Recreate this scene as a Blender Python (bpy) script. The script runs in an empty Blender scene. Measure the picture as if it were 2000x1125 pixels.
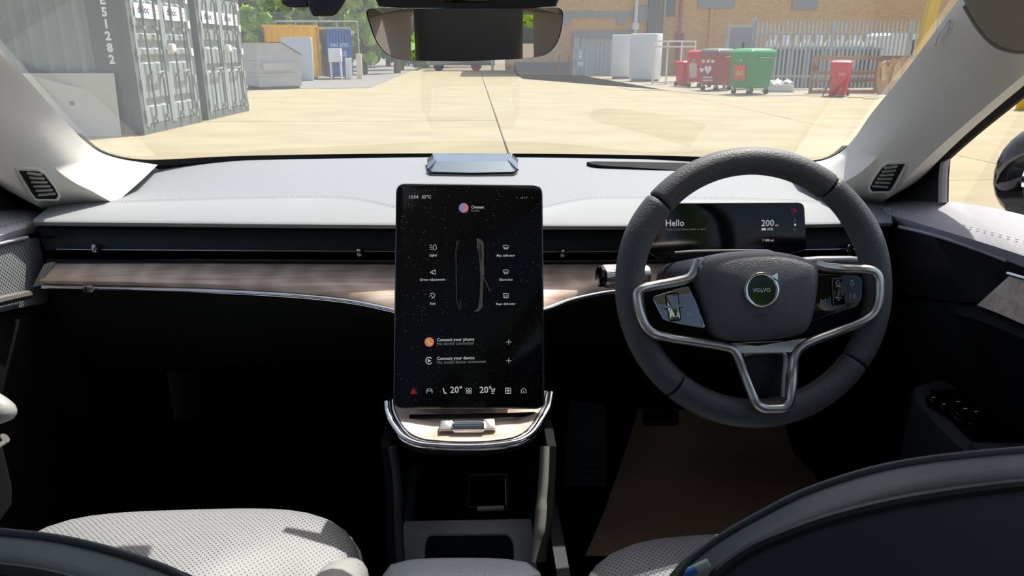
import bpy, bmesh, math, random
import numpy as np
from mathutils import Vector as V, Matrix

random.seed(7)
SC = bpy.context.scene
COL = SC.collection
PI = math.pi

# ------------------------------------------------------------------ camera
CAM = V((0.0, 0.0, 1.40))
FPX = 1444.0                       # focal length in pixels of the 2000 px wide picture
YAW, PIT = math.radians(2.9), math.radians(17.9)
FWD = V((math.sin(YAW) * math.cos(PIT), math.cos(YAW) * math.cos(PIT), -math.sin(PIT)))
RGT = V((math.cos(YAW), -math.sin(YAW), 0.0))
UPV = RGT.cross(FWD).normalized()
cam_data = bpy.data.cameras.new('camera')
cam_data.sensor_width = 36.0
cam_data.lens = FPX * 36.0 / 2000.0
cam_data.clip_start = 0.02
cam_data.clip_end = 500
cam = bpy.data.objects.new('camera', cam_data)
COL.objects.link(cam)
cam.matrix_world = Matrix(((RGT.x, UPV.x, -FWD.x, CAM.x), (RGT.y, UPV.y, -FWD.y, CAM.y),
                           (RGT.z, UPV.z, -FWD.z, CAM.z), (0, 0, 0, 1)))
SC.camera = cam

# ------------------------------------------------------------------ sky, sun, exposure
SUN_EL, SUN_AZ = math.radians(60.5), math.radians(40)      # azimuth: to the right of straight ahead
world = bpy.data.worlds.new('sky')
SC.world = world
world.use_nodes = True
wn = world.node_tree
sky = wn.nodes.new('ShaderNodeTexSky')
sky.sky_type = 'NISHITA'
sky.sun_disc = False
sky.sun_elevation = SUN_EL
sky.sun_rotation = SUN_AZ
sky.air_density = 0.75
sky.dust_density = 3.5
sky.ozone_density = 0.5
wn.links.new(sky.outputs[0], wn.nodes['Background'].inputs[0])
wn.nodes['Background'].inputs[1].default_value = 0.175
sun_data = bpy.data.lights.new('sun', 'SUN')
sun_data.energy = 5.0
sun_data.angle = math.radians(0.55)
sun_data.color = (1.0, 0.965, 0.90)
sun = bpy.data.objects.new('sun', sun_data)
COL.objects.link(sun)
TO_SUN = V((math.cos(SUN_EL) * math.sin(SUN_AZ), math.cos(SUN_EL) * math.cos(SUN_AZ), math.sin(SUN_EL)))
sun.rotation_mode = 'QUATERNION'
sun.rotation_quaternion = TO_SUN.to_track_quat('Z', 'Y')
sun.location = (6, 10, 18)
SC.view_settings.view_transform = 'Standard'
SC.view_settings.look = 'None'
SC.view_settings.gamma = 1.0
SC.view_settings.use_curve_mapping = False
SC.view_settings.exposure = 0.45


# ------------------------------------------------------------------ looking through the camera to place things at real depths
def ray(px, py):
    return FWD + RGT * ((px - 1000.0) / FPX) + UPV * ((562.5 - py) / FPX)


def at(px, py, D=None, Y=None, X=None, Z=None):
    d = ray(px, py)
    if Y is not None:
        D = Y / d.y
    elif X is not None:
        D = X / d.x
    elif Z is not None:
        D = (Z - CAM.z) / d.z
    return CAM + d * D


def on_plane(px, py, p0, n):
    d = ray(px, py)
    return CAM + d * ((p0 - CAM).dot(n) / d.dot(n))


# ------------------------------------------------------------------ materials
def lin(c):
    if isinstance(c, str):
        c = [int(c[i:i + 2], 16) / 255 for i in (0, 2, 4)]
        c = [x / 12.92 if x <= .04045 else ((x + .055) / 1.055) ** 2.4 for x in c]
    return (c[0], c[1], c[2], 1.0)


def new_mat(name):
    m = bpy.data.materials.new(name)
    m.use_nodes = True
    nt = m.node_tree
    return m, nt, nt.nodes, nt.links, nt.nodes['Principled BSDF']


def mat(name, col, rough=.5, metal=0., spec=.5, noise=None, bump=None, coat=0., col2=None, stretch=(1, 1, 1), sheen=0.):
    m, nt, N, L, b = new_mat(name)
    b.inputs['Base Color'].default_value = lin(col)
    b.inputs['Roughness'].default_value = rough
    b.inputs['Metallic'].default_value = metal
    b.inputs['Specular IOR Level'].default_value = spec
    b.inputs['Coat Weight'].default_value = coat
    b.inputs['Coat Roughness'].default_value = .05
    if sheen:
        b.inputs['Sheen Weight'].default_value = sheen
        b.inputs['Sheen Roughness'].default_value = .4
    tc = mp = None
    if noise or bump:
        tc = N.new('ShaderNodeTexCoord')
        mp = N.new('ShaderNodeMapping')
        mp.inputs['Scale'].default_value = stretch
        L.new(tc.outputs['Object'], mp.inputs[0])
    if noise:
        t = N.new('ShaderNodeTexNoise')
        t.inputs['Scale'].default_value = noise[0]
        t.inputs['Detail'].default_value = 6
        L.new(mp.outputs[0], t.inputs['Vector'])
        r = N.new('ShaderNodeValToRGB')
        c = lin(col)
        k = noise[1]
        c2 = lin(col2) if col2 else [min(1, x * (1 + k)) for x in c[:3]] + [1]
        c1 = c if col2 else [x * (1 - k) for x in c[:3]] + [1]
        r.color_ramp.elements[0].position, r.color_ramp.elements[1].position = .3, .7
        r.color_ramp.elements[0].color, r.color_ramp.elements[1].color = c1, c2
        L.new(t.outputs[0], r.inputs[0])
        L.new(r.outputs[0], b.inputs['Base Color'])
    if bump:
        t = N.new('ShaderNodeTexNoise')
        t.inputs['Scale'].default_value = bump[0]
        t.inputs['Detail'].default_value = 3
        L.new(mp.outputs[0], t.inputs['Vector'])
        bp = N.new('ShaderNodeBump')
        bp.inputs['Strength'].default_value = bump[1]
        bp.inputs['Distance'].default_value = .002
        L.new(t.outputs[0], bp.inputs['Height'])
        L.new(bp.outputs[0], b.inputs['Normal'])
    return m


def emit(name, col, s=1.0):
    m, nt, N, L, b = new_mat(name)
    b.inputs['Base Color'].default_value = (0.01, 0.01, 0.01, 1)
    b.inputs['Roughness'].default_value = .3
    b.inputs['Emission Color'].default_value = lin(col)
    b.inputs['Emission Strength'].default_value = s
    return m


def glass_mat(name, tint, k=1.0, base=.04, dust=0.):
    """thin pane: clear transmission plus a mirror share that grows with the angle"""
    m, nt, N, L, b = new_mat(name)
    N.remove(b)
    out = N['Material Output']
    tr = N.new('ShaderNodeBsdfTransparent')
    tr.inputs[0].default_value = (*tint, 1)
    gl = N.new('ShaderNodeBsdfGlossy')
    gl.inputs['Roughness'].default_value = .0
    gl.inputs['Color'].default_value = (1, 1, 1, 1)
    lw = N.new('ShaderNodeLayerWeight')
    lw.inputs['Blend'].default_value = .5
    p = N.new('ShaderNodeMath'); p.operation = 'POWER'; p.inputs[1].default_value = 5
    L.new(lw.outputs['Facing'], p.inputs[0])
    q = N.new('ShaderNodeMath'); q.operation = 'MULTIPLY_ADD'
    q.inputs[1].default_value = (1 - base) * k; q.inputs[2].default_value = base * k
    L.new(p.outputs[0], q.inputs[0])
    mx = N.new('ShaderNodeMixShader')
    L.new(q.outputs[0], mx.inputs[0]); L.new(tr.outputs[0], mx.inputs[1]); L.new(gl.outputs[0], mx.inputs[2])
    last = mx
    if dust:                                   # thin film of dust on the glass that scatters daylight
        tl = N.new('ShaderNodeBsdfTranslucent'); tl.inputs[0].default_value = (.9, .92, .9, 1)
        nz = N.new('ShaderNodeTexNoise'); nz.inputs['Scale'].default_value = 5; nz.inputs['Detail'].default_value = 5
        mr = N.new('ShaderNodeMapRange'); mr.inputs[3].default_value = dust * .75; mr.inputs[4].default_value = dust * 1.25
        L.new(nz.outputs[0], mr.inputs[0])
        last = N.new('ShaderNodeMixShader')
        L.new(mr.outputs[0], last.inputs[0]); L.new(mx.outputs[0], last.inputs[1]); L.new(tl.outputs[0], last.inputs[2])
    L.new(last.outputs[0], out.inputs[0])
    return m


def wood_mat(name, c1, c2, rough=.5, axis=0, fine=1.0):
    m, nt, N, L, b = new_mat(name)
    tc = N.new('ShaderNodeTexCoord'); mp = N.new('ShaderNodeMapping')
    s = [60 * fine, 60 * fine, 60 * fine]; s[axis] = 5 * fine
    mp.inputs['Scale'].default_value = s
    L.new(tc.outputs['Object'], mp.inputs[0])
    t = N.new('ShaderNodeTexNoise'); t.inputs['Scale'].default_value = 1.0; t.inputs['Detail'].default_value = 8
    t.inputs['Distortion'].default_value = 1.4
    L.new(mp.outputs[0], t.inputs['Vector'])
    mp2 = N.new('ShaderNodeMapping'); s2 = [26, 26, 26]; s2[axis] = 14
    mp2.inputs['Scale'].default_value = s2
    L.new(tc.outputs['Object'], mp2.inputs[0])
    v = N.new('ShaderNodeTexWave'); v.inputs['Scale'].default_value = .35; v.inputs['Distortion'].default_value = 9
    v.inputs['Detail'].default_value = 3
    L.new(mp2.outputs[0], v.inputs['Vector'])
    a = N.new('ShaderNodeMath'); a.operation = 'MULTIPLY_ADD'; a.inputs[1].default_value = .22
    L.new(v.outputs['Fac'], a.inputs[0]); L.new(t.outputs[0], a.inputs[2])
    r = N.new('ShaderNodeValToRGB')
    r.color_ramp.elements[0].position, r.color_ramp.elements[1].position = .38, .82
    r.color_ramp.elements[0].color, r.color_ramp.elements[1].color = lin(c1), lin(c2)
    L.new(a.outputs[0], r.inputs[0]); L.new(r.outputs[0], b.inputs['Base Color'])
    b.inputs['Roughness'].default_value = rough
    return m


def dotted_mat(name, col, dot, pitch, rad, axes=(0, 1), rough=.55, spec=.5, stagger=True, dots_light=False):
    """a surface pierced by a regular grid of small holes"""
    m, nt, N, L, b = new_mat(name)
    tc = N.new('ShaderNodeTexCoord'); sp = N.new('ShaderNodeSeparateXYZ')
    L.new(tc.outputs['Object'], sp.inputs[0])

    def M(op, a, bb=None, c=None):
        n = N.new('ShaderNodeMath'); n.operation = op
        for i, x in enumerate((a, bb, c)):
            if x is None:
                continue
            if isinstance(x, (int, float)):
                n.inputs[i].default_value = x
            else:
                L.new(x, n.inputs[i])
        return n.outputs[0]
    u = M('DIVIDE', sp.outputs[axes[0]], pitch); v = M('DIVIDE', sp.outputs[axes[1]], pitch)
    if stagger:
        u, v = M('MULTIPLY', M('ADD', u, v), .7071), M('MULTIPLY', M('SUBTRACT', u, v), .7071)
    fu = M('SUBTRACT', M('FRACT', u), .5); fv = M('SUBTRACT', M('FRACT', v), .5)
    d = M('SQRT', M('ADD', M('MULTIPLY', fu, fu), M('MULTIPLY', fv, fv)))
    f = M('LESS_THAN', d, rad)
    mx = N.new('ShaderNodeMix'); mx.data_type = 'RGBA'
    L.new(f, mx.inputs[0])
    mx.inputs[6].default_value = lin(col); mx.inputs[7].default_value = lin(dot)
    L.new(mx.outputs[2], b.inputs['Base Color'])
    b.inputs['Roughness'].default_value = rough
    b.inputs['Specular IOR Level'].default_value = spec
    return m


def dusty_black(name, amount=.52):
    """black display glass with dust specks lying on it"""
    m, nt, N, L, b = new_mat(name)
    tc = N.new('ShaderNodeTexCoord')
    v = N.new('ShaderNodeTexVoronoi'); v.inputs['Scale'].default_value = 260
    L.new(tc.outputs['Object'], v.inputs['Vector'])
    n = N.new('ShaderNodeTexNoise'); n.inputs['Scale'].default_value = 95
    L.new(tc.outputs['Object'], n.inputs['Vector'])
    lt = N.new('ShaderNodeMath'); lt.operation = 'LESS_THAN'; lt.inputs[1].default_value = .17
    L.new(v.outputs['Distance'], lt.inputs[0])
    gt = N.new('ShaderNodeMath'); gt.operation = 'GREATER_THAN'; gt.inputs[1].default_value = amount
    L.new(n.outputs[0], gt.inputs[0])
    mu = N.new('ShaderNodeMath'); mu.operation = 'MULTIPLY'
    L.new(lt.outputs[0], mu.inputs[0]); L.new(gt.outputs[0], mu.inputs[1])
    mx = N.new('ShaderNodeMix'); mx.data_type = 'RGBA'
    mx.inputs[6].default_value = (.004, .004, .005, 1); mx.inputs[7].default_value = (.13, .125, .115, 1)
    L.new(mu.outputs[0], mx.inputs[0]); L.new(mx.outputs[2], b.inputs['Base Color'])
    b.inputs['Roughness'].default_value = .12
    b.inputs['Specular IOR Level'].default_value = .35
    return m


# ------------------------------------------------------------------ mesh building
class MB:
    def __init__(self):
        self.v, self.f = [], []

    def add(self, vs, fs):
        n = len(self.v)
        self.v += [tuple(p) for p in vs]
        self.f += [tuple(i + n for i in f) for f in fs]
        return self

    def box(self, c, s, rz=0., M=None):
        x, y, z = s[0] / 2, s[1] / 2, s[2] / 2
        R = Matrix.Rotation(rz, 3, 'Z') if M is None else M
        vs = [V(c) + R @ V((sx * x, sy * y, sz * z)) for sx in (-1, 1) for sy in (-1, 1) for sz in (-1, 1)]
        return self.add(vs, [(0, 1, 3, 2), (4, 6, 7, 5), (0, 4, 5, 1), (2, 3, 7, 6), (0, 2, 6, 4), (1, 5, 7, 3)])

    def bar(self, a, b, w, h, up=V((0, 0, 1))):
        a, b = V(a), V(b)
        t = (b - a).normalized()
        s = t.cross(up)
        if s.length < 1e-4:
            s = t.cross(V((0, 1, 0)))
        s.normalize(); u = s.cross(t)
        vs = [p + s * (i * w / 2) + u * (j * h / 2) for p in (a, b) for i, j in ((-1, -1), (1, -1), (1, 1), (-1, 1))]
        return self.add(vs, [(3, 2, 1, 0), (4, 5, 6, 7), (0, 1, 5, 4), (1, 2, 6, 5), (2, 3, 7, 6), (3, 0, 4, 7)])

    def rbox(self, c, s, r=.01, M=None, seg=2):
        """box with rounded edges"""
        bm = bmesh.new()
        bmesh.ops.create_cube(bm, size=1)
        for w in bm.verts:
            w.co = V((w.co.x * s[0], w.co.y * s[1], w.co.z * s[2]))
        bmesh.ops.bevel(bm, geom=list(bm.edges), offset=min(r, min(s) * .49), segments=seg, profile=.5, affect='EDGES')
        R = M if M is not None else Matrix.Identity(3)
        bm.verts.index_update()
        self.add([V(c) + R @ w.co for w in bm.verts], [tuple(w.index for w in f.verts) for f in bm.faces])
        bm.free()
        return self

    def tube(self, path, r, n=8, closed=False, flat=1.0, up=None, cap=True):
        """swept tube; r a number or one per point; flat scales the section along `up`"""
        P = [V(p) for p in path]
        k = len(P)
        rs = r if isinstance(r, (list, tuple)) else [r] * k
        T = []
        for i in range(k):
            a = P[(i - 1) % k] if (closed or i > 0) else P[i]
            b = P[(i + 1) % k] if (closed or i < k - 1) else P[i]
            T.append((b - a).normalized())
        nrm = None
        vs = []
        for i in range(k):
            t = T[i]
            if up is not None:
                b = V(up) - t * V(up).dot(t)
                b.normalize()
            else:
                if nrm is None:
                    q = V((0, 0, 1)) if abs(t.z) < .9 else V((1, 0, 0))
                    nrm = (q - t * q.dot(t)).normalized()
                else:
                    nrm = (nrm - t * nrm.dot(t)).normalized()
                b = nrm
            s = t.cross(b)
            for j in range(n):
                a = 2 * PI * j / n
                vs.append(P[i] + s * (math.cos(a) * rs[i]) + b * (math.sin(a) * rs[i] * flat))
        fs = []
        for i in range(k if closed else k - 1):
            for j in range(n):
                a, b = i * n + j, i * n + (j + 1) % n
                c, d = ((i + 1) % k) * n + (j + 1) % n, ((i + 1) % k) * n + j
                fs.append((a, b, c, d))
        if not closed and cap:
            fs.append(tuple(range(n - 1, -1, -1)))
            fs.append(tuple((k - 1) * n + j for j in range(n)))
        return self.add(vs, fs)

    def cyl(self, a, b, r, n=16, r2=None):
        return self.tube([a, b], [r, r if r2 is None else r2], n)

    def loft(self, rows, close_u=False, close_v=False, cap=False):
        """rows: lists of points of equal length. close_v joins the last row to the first"""
        m, n = len(rows), len(rows[0])
        vs = [p for row in rows for p in row]
        fs = []
        for i in range(m if close_v else m - 1):
            for j in range(n if close_u else n - 1):
                a = i * n + j; b = i * n + (j + 1) % n
                c = ((i + 1) % m) * n + (j + 1) % n; d = ((i + 1) % m) * n + j
                fs.append((a, b, c, d))
        if cap and close_v:
            fs.append(tuple(i * n for i in range(m)))
            fs.append(tuple(i * n + n - 1 for i in range(m - 1, -1, -1)))
        if cap and close_u:
            fs.append(tuple(range(n - 1, -1, -1)))
            fs.append(tuple((m - 1) * n + j for j in range(n)))
        return self.add(vs, fs)

    def prism(self, outline, n, thick, bev=0.):
        """flat outline (the front) with thickness behind it along -n; bev chamfers the front rim"""
        P = [V(p) for p in outline]
        n = V(n).normalized()
        c = sum(P, V()) / len(P)
        R = max((p - c).length for p in P)
        rings = [[p - n * thick for p in P]]
        if bev:
            rings.append([p - n * bev for p in P])
            rings.append([c + (p - c) * (1 - bev * .35 / R) - n * bev * .35 for p in P])
            rings.append([c + (p - c) * (1 - bev / R) for p in P])
        else:
            rings.append(P)
        return self.loft(rings, close_u=True, cap=True)

    def dome(self, outline, n, prof):
        """rings of an outline: prof = [(scale, height), ...] from the rim to the middle"""
        P = [V(p) for p in outline]
        n = V(n).normalized()
        c = sum(P, V()) / len(P)
        rings = [[c + (p - c) * s + n * h for p in P] for s, h in prof]
        self.loft(rings, close_u=True)
        k = len(self.v) - len(P)
        self.f.append(tuple(range(k, k + len(P))))
        return self

    def mesh(self, name, sharp=38):
        me = bpy.data.meshes.new(name)
        me.from_pydata([tuple(p) for p in self.v], [], self.f)
        bm = bmesh.new(); bm.from_mesh(me)
        bmesh.ops.recalc_face_normals(bm, faces=bm.faces)
        lim = math.radians(sharp)
        for e in bm.edges:
            if len(e.link_faces) == 2 and e.calc_face_angle(0) > lim:
                e.smooth = False
        for f in bm.faces:
            f.smooth = True
        bm.to_mesh(me); bm.free()
        return me

    def build(self, name, m, parent=None, sharp=38):
        me = self.mesh(name, sharp)
        me.materials.append(m)
        return link(name, me, parent)


def link(name, me, parent=None):
    o = bpy.data.objects.new(name, me)
    COL.objects.link(o)
    if parent is not None:
        o.parent = parent
        if parent.type == 'EMPTY':
            o.matrix_parent_inverse = Matrix.Translation(-parent.location)
    return o


def tag(o, label=None, cat=None, group=None, kind=None):
    if label: o['label'] = label
    if cat: o['category'] = cat
    if group: o['group'] = group
    if kind: o['kind'] = kind
    return o


def thing(name, label, cat, loc=(0, 0, 0), group=None, kind=None):
    o = bpy.data.objects.new(name, None)
    o.empty_display_size = .1
    COL.objects.link(o)
    o.location = loc
    return tag(o, label, cat, group, kind)


def copy_tree(o, parent=None):
    c = o.copy()
    COL.objects.link(c)
    if parent is not None:
        c.parent = parent
    for ch in list(o.children):
        copy_tree(ch, c)
    return c


def spline(pts, n, closed=False):
    """Catmull-Rom through pts, resampled to n points evenly along its length"""
    P = [np.array(p, float) for p in pts]
    k = len(P)
    dense = []
    segs = k if closed else k - 1
    for i in range(segs):
        p1, p2 = P[i], P[(i + 1) % k]
        p0 = P[(i - 1) % k] if (closed or i > 0) else 2 * p1 - p2
        p3 = P[(i + 2) % k] if (closed or i + 2 < k) else 2 * p2 - p1
        d = [max(np.linalg.norm(b - a), 1e-9) ** .5 for a, b in ((p0, p1), (p1, p2), (p2, p3))]
        t0, t1 = 0, d[0]; t2 = t1 + d[1]; t3 = t2 + d[2]
        for s in range(16):
            t = t1 + (t2 - t1) * s / 16
            a1 = (t1 - t) / (t1 - t0) * p0 + (t - t0) / (t1 - t0) * p1
            a2 = (t2 - t) / (t2 - t1) * p1 + (t - t1) / (t2 - t1) * p2
            a3 = (t3 - t) / (t3 - t2) * p2 + (t - t2) / (t3 - t2) * p3
            b1 = (t2 - t) / (t2 - t0) * a1 + (t - t0) / (t2 - t0) * a2
            b2 = (t3 - t) / (t3 - t1) * a2 + (t - t1) / (t3 - t1) * a3
            dense.append((t2 - t) / (t2 - t1) * b1 + (t - t1) / (t2 - t1) * b2)
    dense.append(P[0] if closed else P[-1])
    A = np.array(dense)
    L = np.concatenate([[0], np.cumsum(np.linalg.norm(np.diff(A, axis=0), axis=1))])
    s = np.linspace(0, L[-1], n + 1)[:-1] if closed else np.linspace(0, L[-1], n)
    return [V([np.interp(q, L, A[:, j]) for j in range(A.shape[1])]) for q in s]


def rounded(pts, r, seg=5):
    """2-D polygon with rounded corners (r a number or one per corner)"""
    out = []
    k = len(pts)
    for i in range(k):
        p = V(pts[i]).to_2d(); a = V(pts[i - 1]).to_2d(); b = V(pts[(i + 1) % k]).to_2d()
        rr = r[i] if isinstance(r, (list, tuple)) else r
        u, w = (a - p), (b - p)
        rr = min(rr, u.length * .49, w.length * .49)
        p0, p1 = p + u.normalized() * rr, p + w.normalized() * rr
        for s in range(seg + 1):
            t = s / seg
            q = p0 * (1 - t) ** 2 + p * 2 * t * (1 - t) + p1 * t * t
            out.append((q.x, q.y))
    return out


_txt = {}


def text_mb(mb, s, o, xd, yd, size, align='LEFT', bold=0., thick=0.):
    """letters as flat mesh, o = baseline start"""
    cu = bpy.data.curves.new('lettering', 'FONT')
    cu.body = s; cu.size = 1.0; cu.align_x = align; cu.resolution_u = 2; cu.offset = bold; cu.extrude = thick
    ob = bpy.data.objects.new('lettering', cu)
    COL.objects.link(ob)
    me = bpy.data.meshes.new_from_object(ob)
    xd, yd = V(xd).normalized(), V(yd).normalized()
    zd = xd.cross(yd)
    mb.add([V(o) + xd * (w.co.x * size) + yd * (w.co.y * size) + zd * (w.co.z * size) for w in me.vertices],
           [tuple(p.vertices) for p in me.polygons])
    bpy.data.objects.remove(ob); bpy.data.meshes.remove(me); bpy.data.curves.remove(cu)
    return mb


def ribbon(mb, pts, w, n):
    """flat stroke along 3-D points lying in a plane with normal n"""
    P = [V(p) for p in pts]
    L, R = [], []
    for i, p in enumerate(P):
        a = P[max(i - 1, 0)]; b = P[min(i + 1, len(P) - 1)]
        s = (b - a).normalized().cross(n).normalized() * (w / 2)
        L.append(p + s); R.append(p - s)
    return mb.loft([L, R])

# ================================================================== materials of the car
M = {}
M['pad'] = mat('dash_fabric', '83878a', rough=.62, spec=.5, noise=(700, .10), bump=(900, .25))
M['pad_low'] = mat('dash_fabric_lower', '979a9c', rough=.7, spec=.4, noise=(800, .12), bump=(900, .25))
M['thread'] = mat('pale_thread', 'd8d6d0', rough=.7)
M['dark_thread'] = mat('grey_thread', '6a6d70', rough=.7)
M['black_trim'] = mat('black_plastic', '2a2d33', rough=.5, spec=.4, bump=(600, .15))
M['black_matt'] = mat('matt_black', '0d0e10', rough=.75, spec=.2)
M['black_gloss'] = mat('gloss_black', '060607', rough=.08, spec=.5)
M['black_leather'] = mat('black_leather', '56575a', rough=.5, spec=.45, bump=(420, .5))
M['carpet'] = mat('black_carpet', '0a0a0b', rough=.95, spec=.05, noise=(300, .4))
M['silver'] = mat('satin_silver', 'd6d3cd', rough=.36, metal=1.)
M['chrome'] = mat('chrome', 'e6e6e6', rough=.09, metal=1.)
M['wood'] = wood_mat('ash_wood', 'bfa390', 'ecd8c6', rough=.5, axis=0)
M['pillar'] = mat('light_grey_fabric', 'd2d0c9', rough=.85, spec=.2, noise=(500, .04), bump=(700, .15))
M['pillar_vent'] = mat('grey_plastic', '8f8d86', rough=.55)
M['seat'] = dotted_mat('perforated_leather', '8f9092', '2c2d2f', .0054, .20, rough=.5, spec=.4)
M['seat_plain'] = mat('grey_leather', '9b9b98', rough=.5, spec=.4, bump=(300, .3))
M['seat_back'] = mat('dark_seat_vinyl', '454b4a', rough=.5, spec=.4, bump=(300, .2))
M['seat_shell'] = mat('seat_shell', '33383a', rough=.6, spec=.3)
M['piping'] = mat('black_piping', '151718', rough=.5)
M['display'] = dusty_black('dusty_display')
M['display2'] = mat('display_glass', '07080b', rough=.1, spec=.35)
M['text'] = emit('screen_white', 'ffffff', .29)
M['text_dim'] = emit('screen_grey', 'c8c8c8', .14)
M['text_red'] = emit('screen_red', 'd01c35', .33)
M['paper'] = mat('brown_paper', 'e3bb9c', rough=.85, spec=.1, noise=(6, .12))
M['headliner'] = mat('grey_headliner', '8f8d86', rough=.95, spec=.1)
M['lilac'] = mat('lilac_grey_trim', 'd8cfd3', rough=.8)
M['glass'] = glass_mat('clear_glass', (.95, .96, .95), k=1.0, dust=.03)
M['side_glass'] = glass_mat('side_window_glass', (.95, .95, .95), k=.8)
M['mirror'] = mat('mirror_silver', 'f2f2f2', rough=.0, metal=1.)
M['white_print'] = mat('white_print', 'd8dadb', rough=.6)


# ================================================================== windscreen surface
def wz(x, y, off=0.):
    return 1.165 + .5 * (1.79 - .52 * x * x - y) + off


def on_screen(px, py, off=0.):
    """point where the sight line meets the windscreen"""
    d = ray(px, py)
    t0, t1 = .3, 4.0
    for _ in range(50):
        t = (t0 + t1) / 2
        p = CAM + d * t
        if p.z - wz(p.x, p.y, off) < 0:
            t0 = t
        else:
            t1 = t
    return CAM + d * t0


rows = []
for j in range(13):
    s = j / 12
    row = []
    for i in range(33):
        x = -.86 + 1.72 * i / 32
        xx = x * (1 - .13 * s)
        y = (1.80 - .52 * xx * xx) + (-.95) * s
        row.append(V((xx, y, wz(xx, y, .0))))
    rows.append(row)
g = MB().loft(rows).build('window_1', M['glass'])
tag(g, 'large sloping windscreen in front of the dashboard', 'windscreen', kind='structure')
# black cowl edge below the glass and the black printed line along the pillars
base = spline([on_screen(*p) for p in [(148, 260), (165, 276), (195, 296), (240, 308), (290, 312), (450, 305), (700, 300.5), (922, 299.5),
                                       (1200, 302), (1400, 307), (1560, 313.5), (1610, 311), (1640, 297), (1655, 284)]], 90)
def drop(p):
    return min(1, max(.12, (.735 - abs(p.x)) / .10))


b2 = [p + V((0, .02, -.003)) for p in base]
b3 = [p + V((0, .012, -.022 * drop(p))) for p in base]
b1 = [p + V((0, -.003, -.011 * drop(p))) for p in base]
MB().loft([base, b2, b3, b1], close_v=True, cap=True).build('frit_border', M['black_matt'], g)

# ================================================================== A pillars
GL = [(1545, 322), (1575, 319), (1612, 312), (1641, 298), (1669, 269), (1701, 223), (1761, 149), (1813, 79), (1871, 0), (1935, -90)]
MID = [(1600, 385), (1640, 360), (1668, 345), (1695, 325), (1728, 290), (1765, 245), (1830, 165), (1890, 95), (1955, 15), (2030, -75)]
DR = [(1690, 412), (1700, 405), (1718, 396), (1740, 383), (1770, 350), (1815, 305), (1880, 247), (1950, 188), (2040, 112), (2150, 20)]
NPL = 40


GL_PASSENGER = [(308, 322), (275, 317), (238, 311), (198, 298.5), (162, 272), (99, 206), (49, 150), (-1, 95), (-62, 28), (-150, -70)]


def on_d(p):
    """picture position of a point"""
    q = p - CAM
    z = q.dot(FWD)
    return V((1000 + FPX * q.dot(RGT) / z, 562.5 - FPX * q.dot(UPV) / z))


def pillar_rows(passenger=False):
    a = spline([on_screen(*p, -.012) for p in (GL_PASSENGER if passenger else GL)], NPL)
    if passenger:
        a = [V((-p.x, p.y, p.z)) for p in a]
    xs = np.linspace(.80, .655, len(DR))
    d = spline([at(*p, X=x) for p, x in zip(DR, xs)], NPL)
    m = []
    for k, p in enumerate(spline([(x, y, 0) for x, y in MID], NPL)):
        nn = V((-.955, .25, .17))
        da, dd_ = (a[k] - CAM).dot(FWD), (d[k] - CAM).dot(FWD)
        rr_ = ray(p[0], p[1])
        j = min(range(NPL), key=lambda i: (on_d(a[i]) - V((p[0], p[1]))).length)
        den = rr_.dot(nn)
        D = (a[j] - CAM).dot(nn) / den if abs(den) > .02 else 9
        D = max(min(D, (a[j] - CAM).dot(FWD) * .995), dd_ * .93)
        m.append(at(p[0], p[1], D=D))
    q1 = [a[k] * .55 + m[k] * .45 + V((-.004, .001, .002)) for k in range(NPL)]
    q2 = [m[k] * .45 + d[k] * .55 + V((-.007, -.006, .002)) for k in range(NPL)]
    e = [p + V((.05, .0, .03)) for p in d]
    h = [CAM + (p - CAM) * 1.03 + V((.03, 0, -.02)) for p in a]
    return [a, q1, m, q2, d, e, h]


PR = pillar_rows()


def mirx(rows):
    return [[V((-p.x, p.y, p.z)) for p in r] for r in rows]


def patch(rows, u, v):
    """bilinear point on the inner pillar skin: u along the pillar, v from the glass edge to the door edge (rows 0..4)"""
    uu = u * (len(rows[0]) - 1); i = min(int(uu), len(rows[0]) - 2); fu = uu - i
    vv = v * 4; j = min(int(vv), 3); fv = vv - j
    return (rows[j][i] * (1 - fu) + rows[j][i + 1] * fu) * (1 - fv) + (rows[j + 1][i] * (1 - fu) + rows[j + 1][i + 1] * fu) * fv


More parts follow.
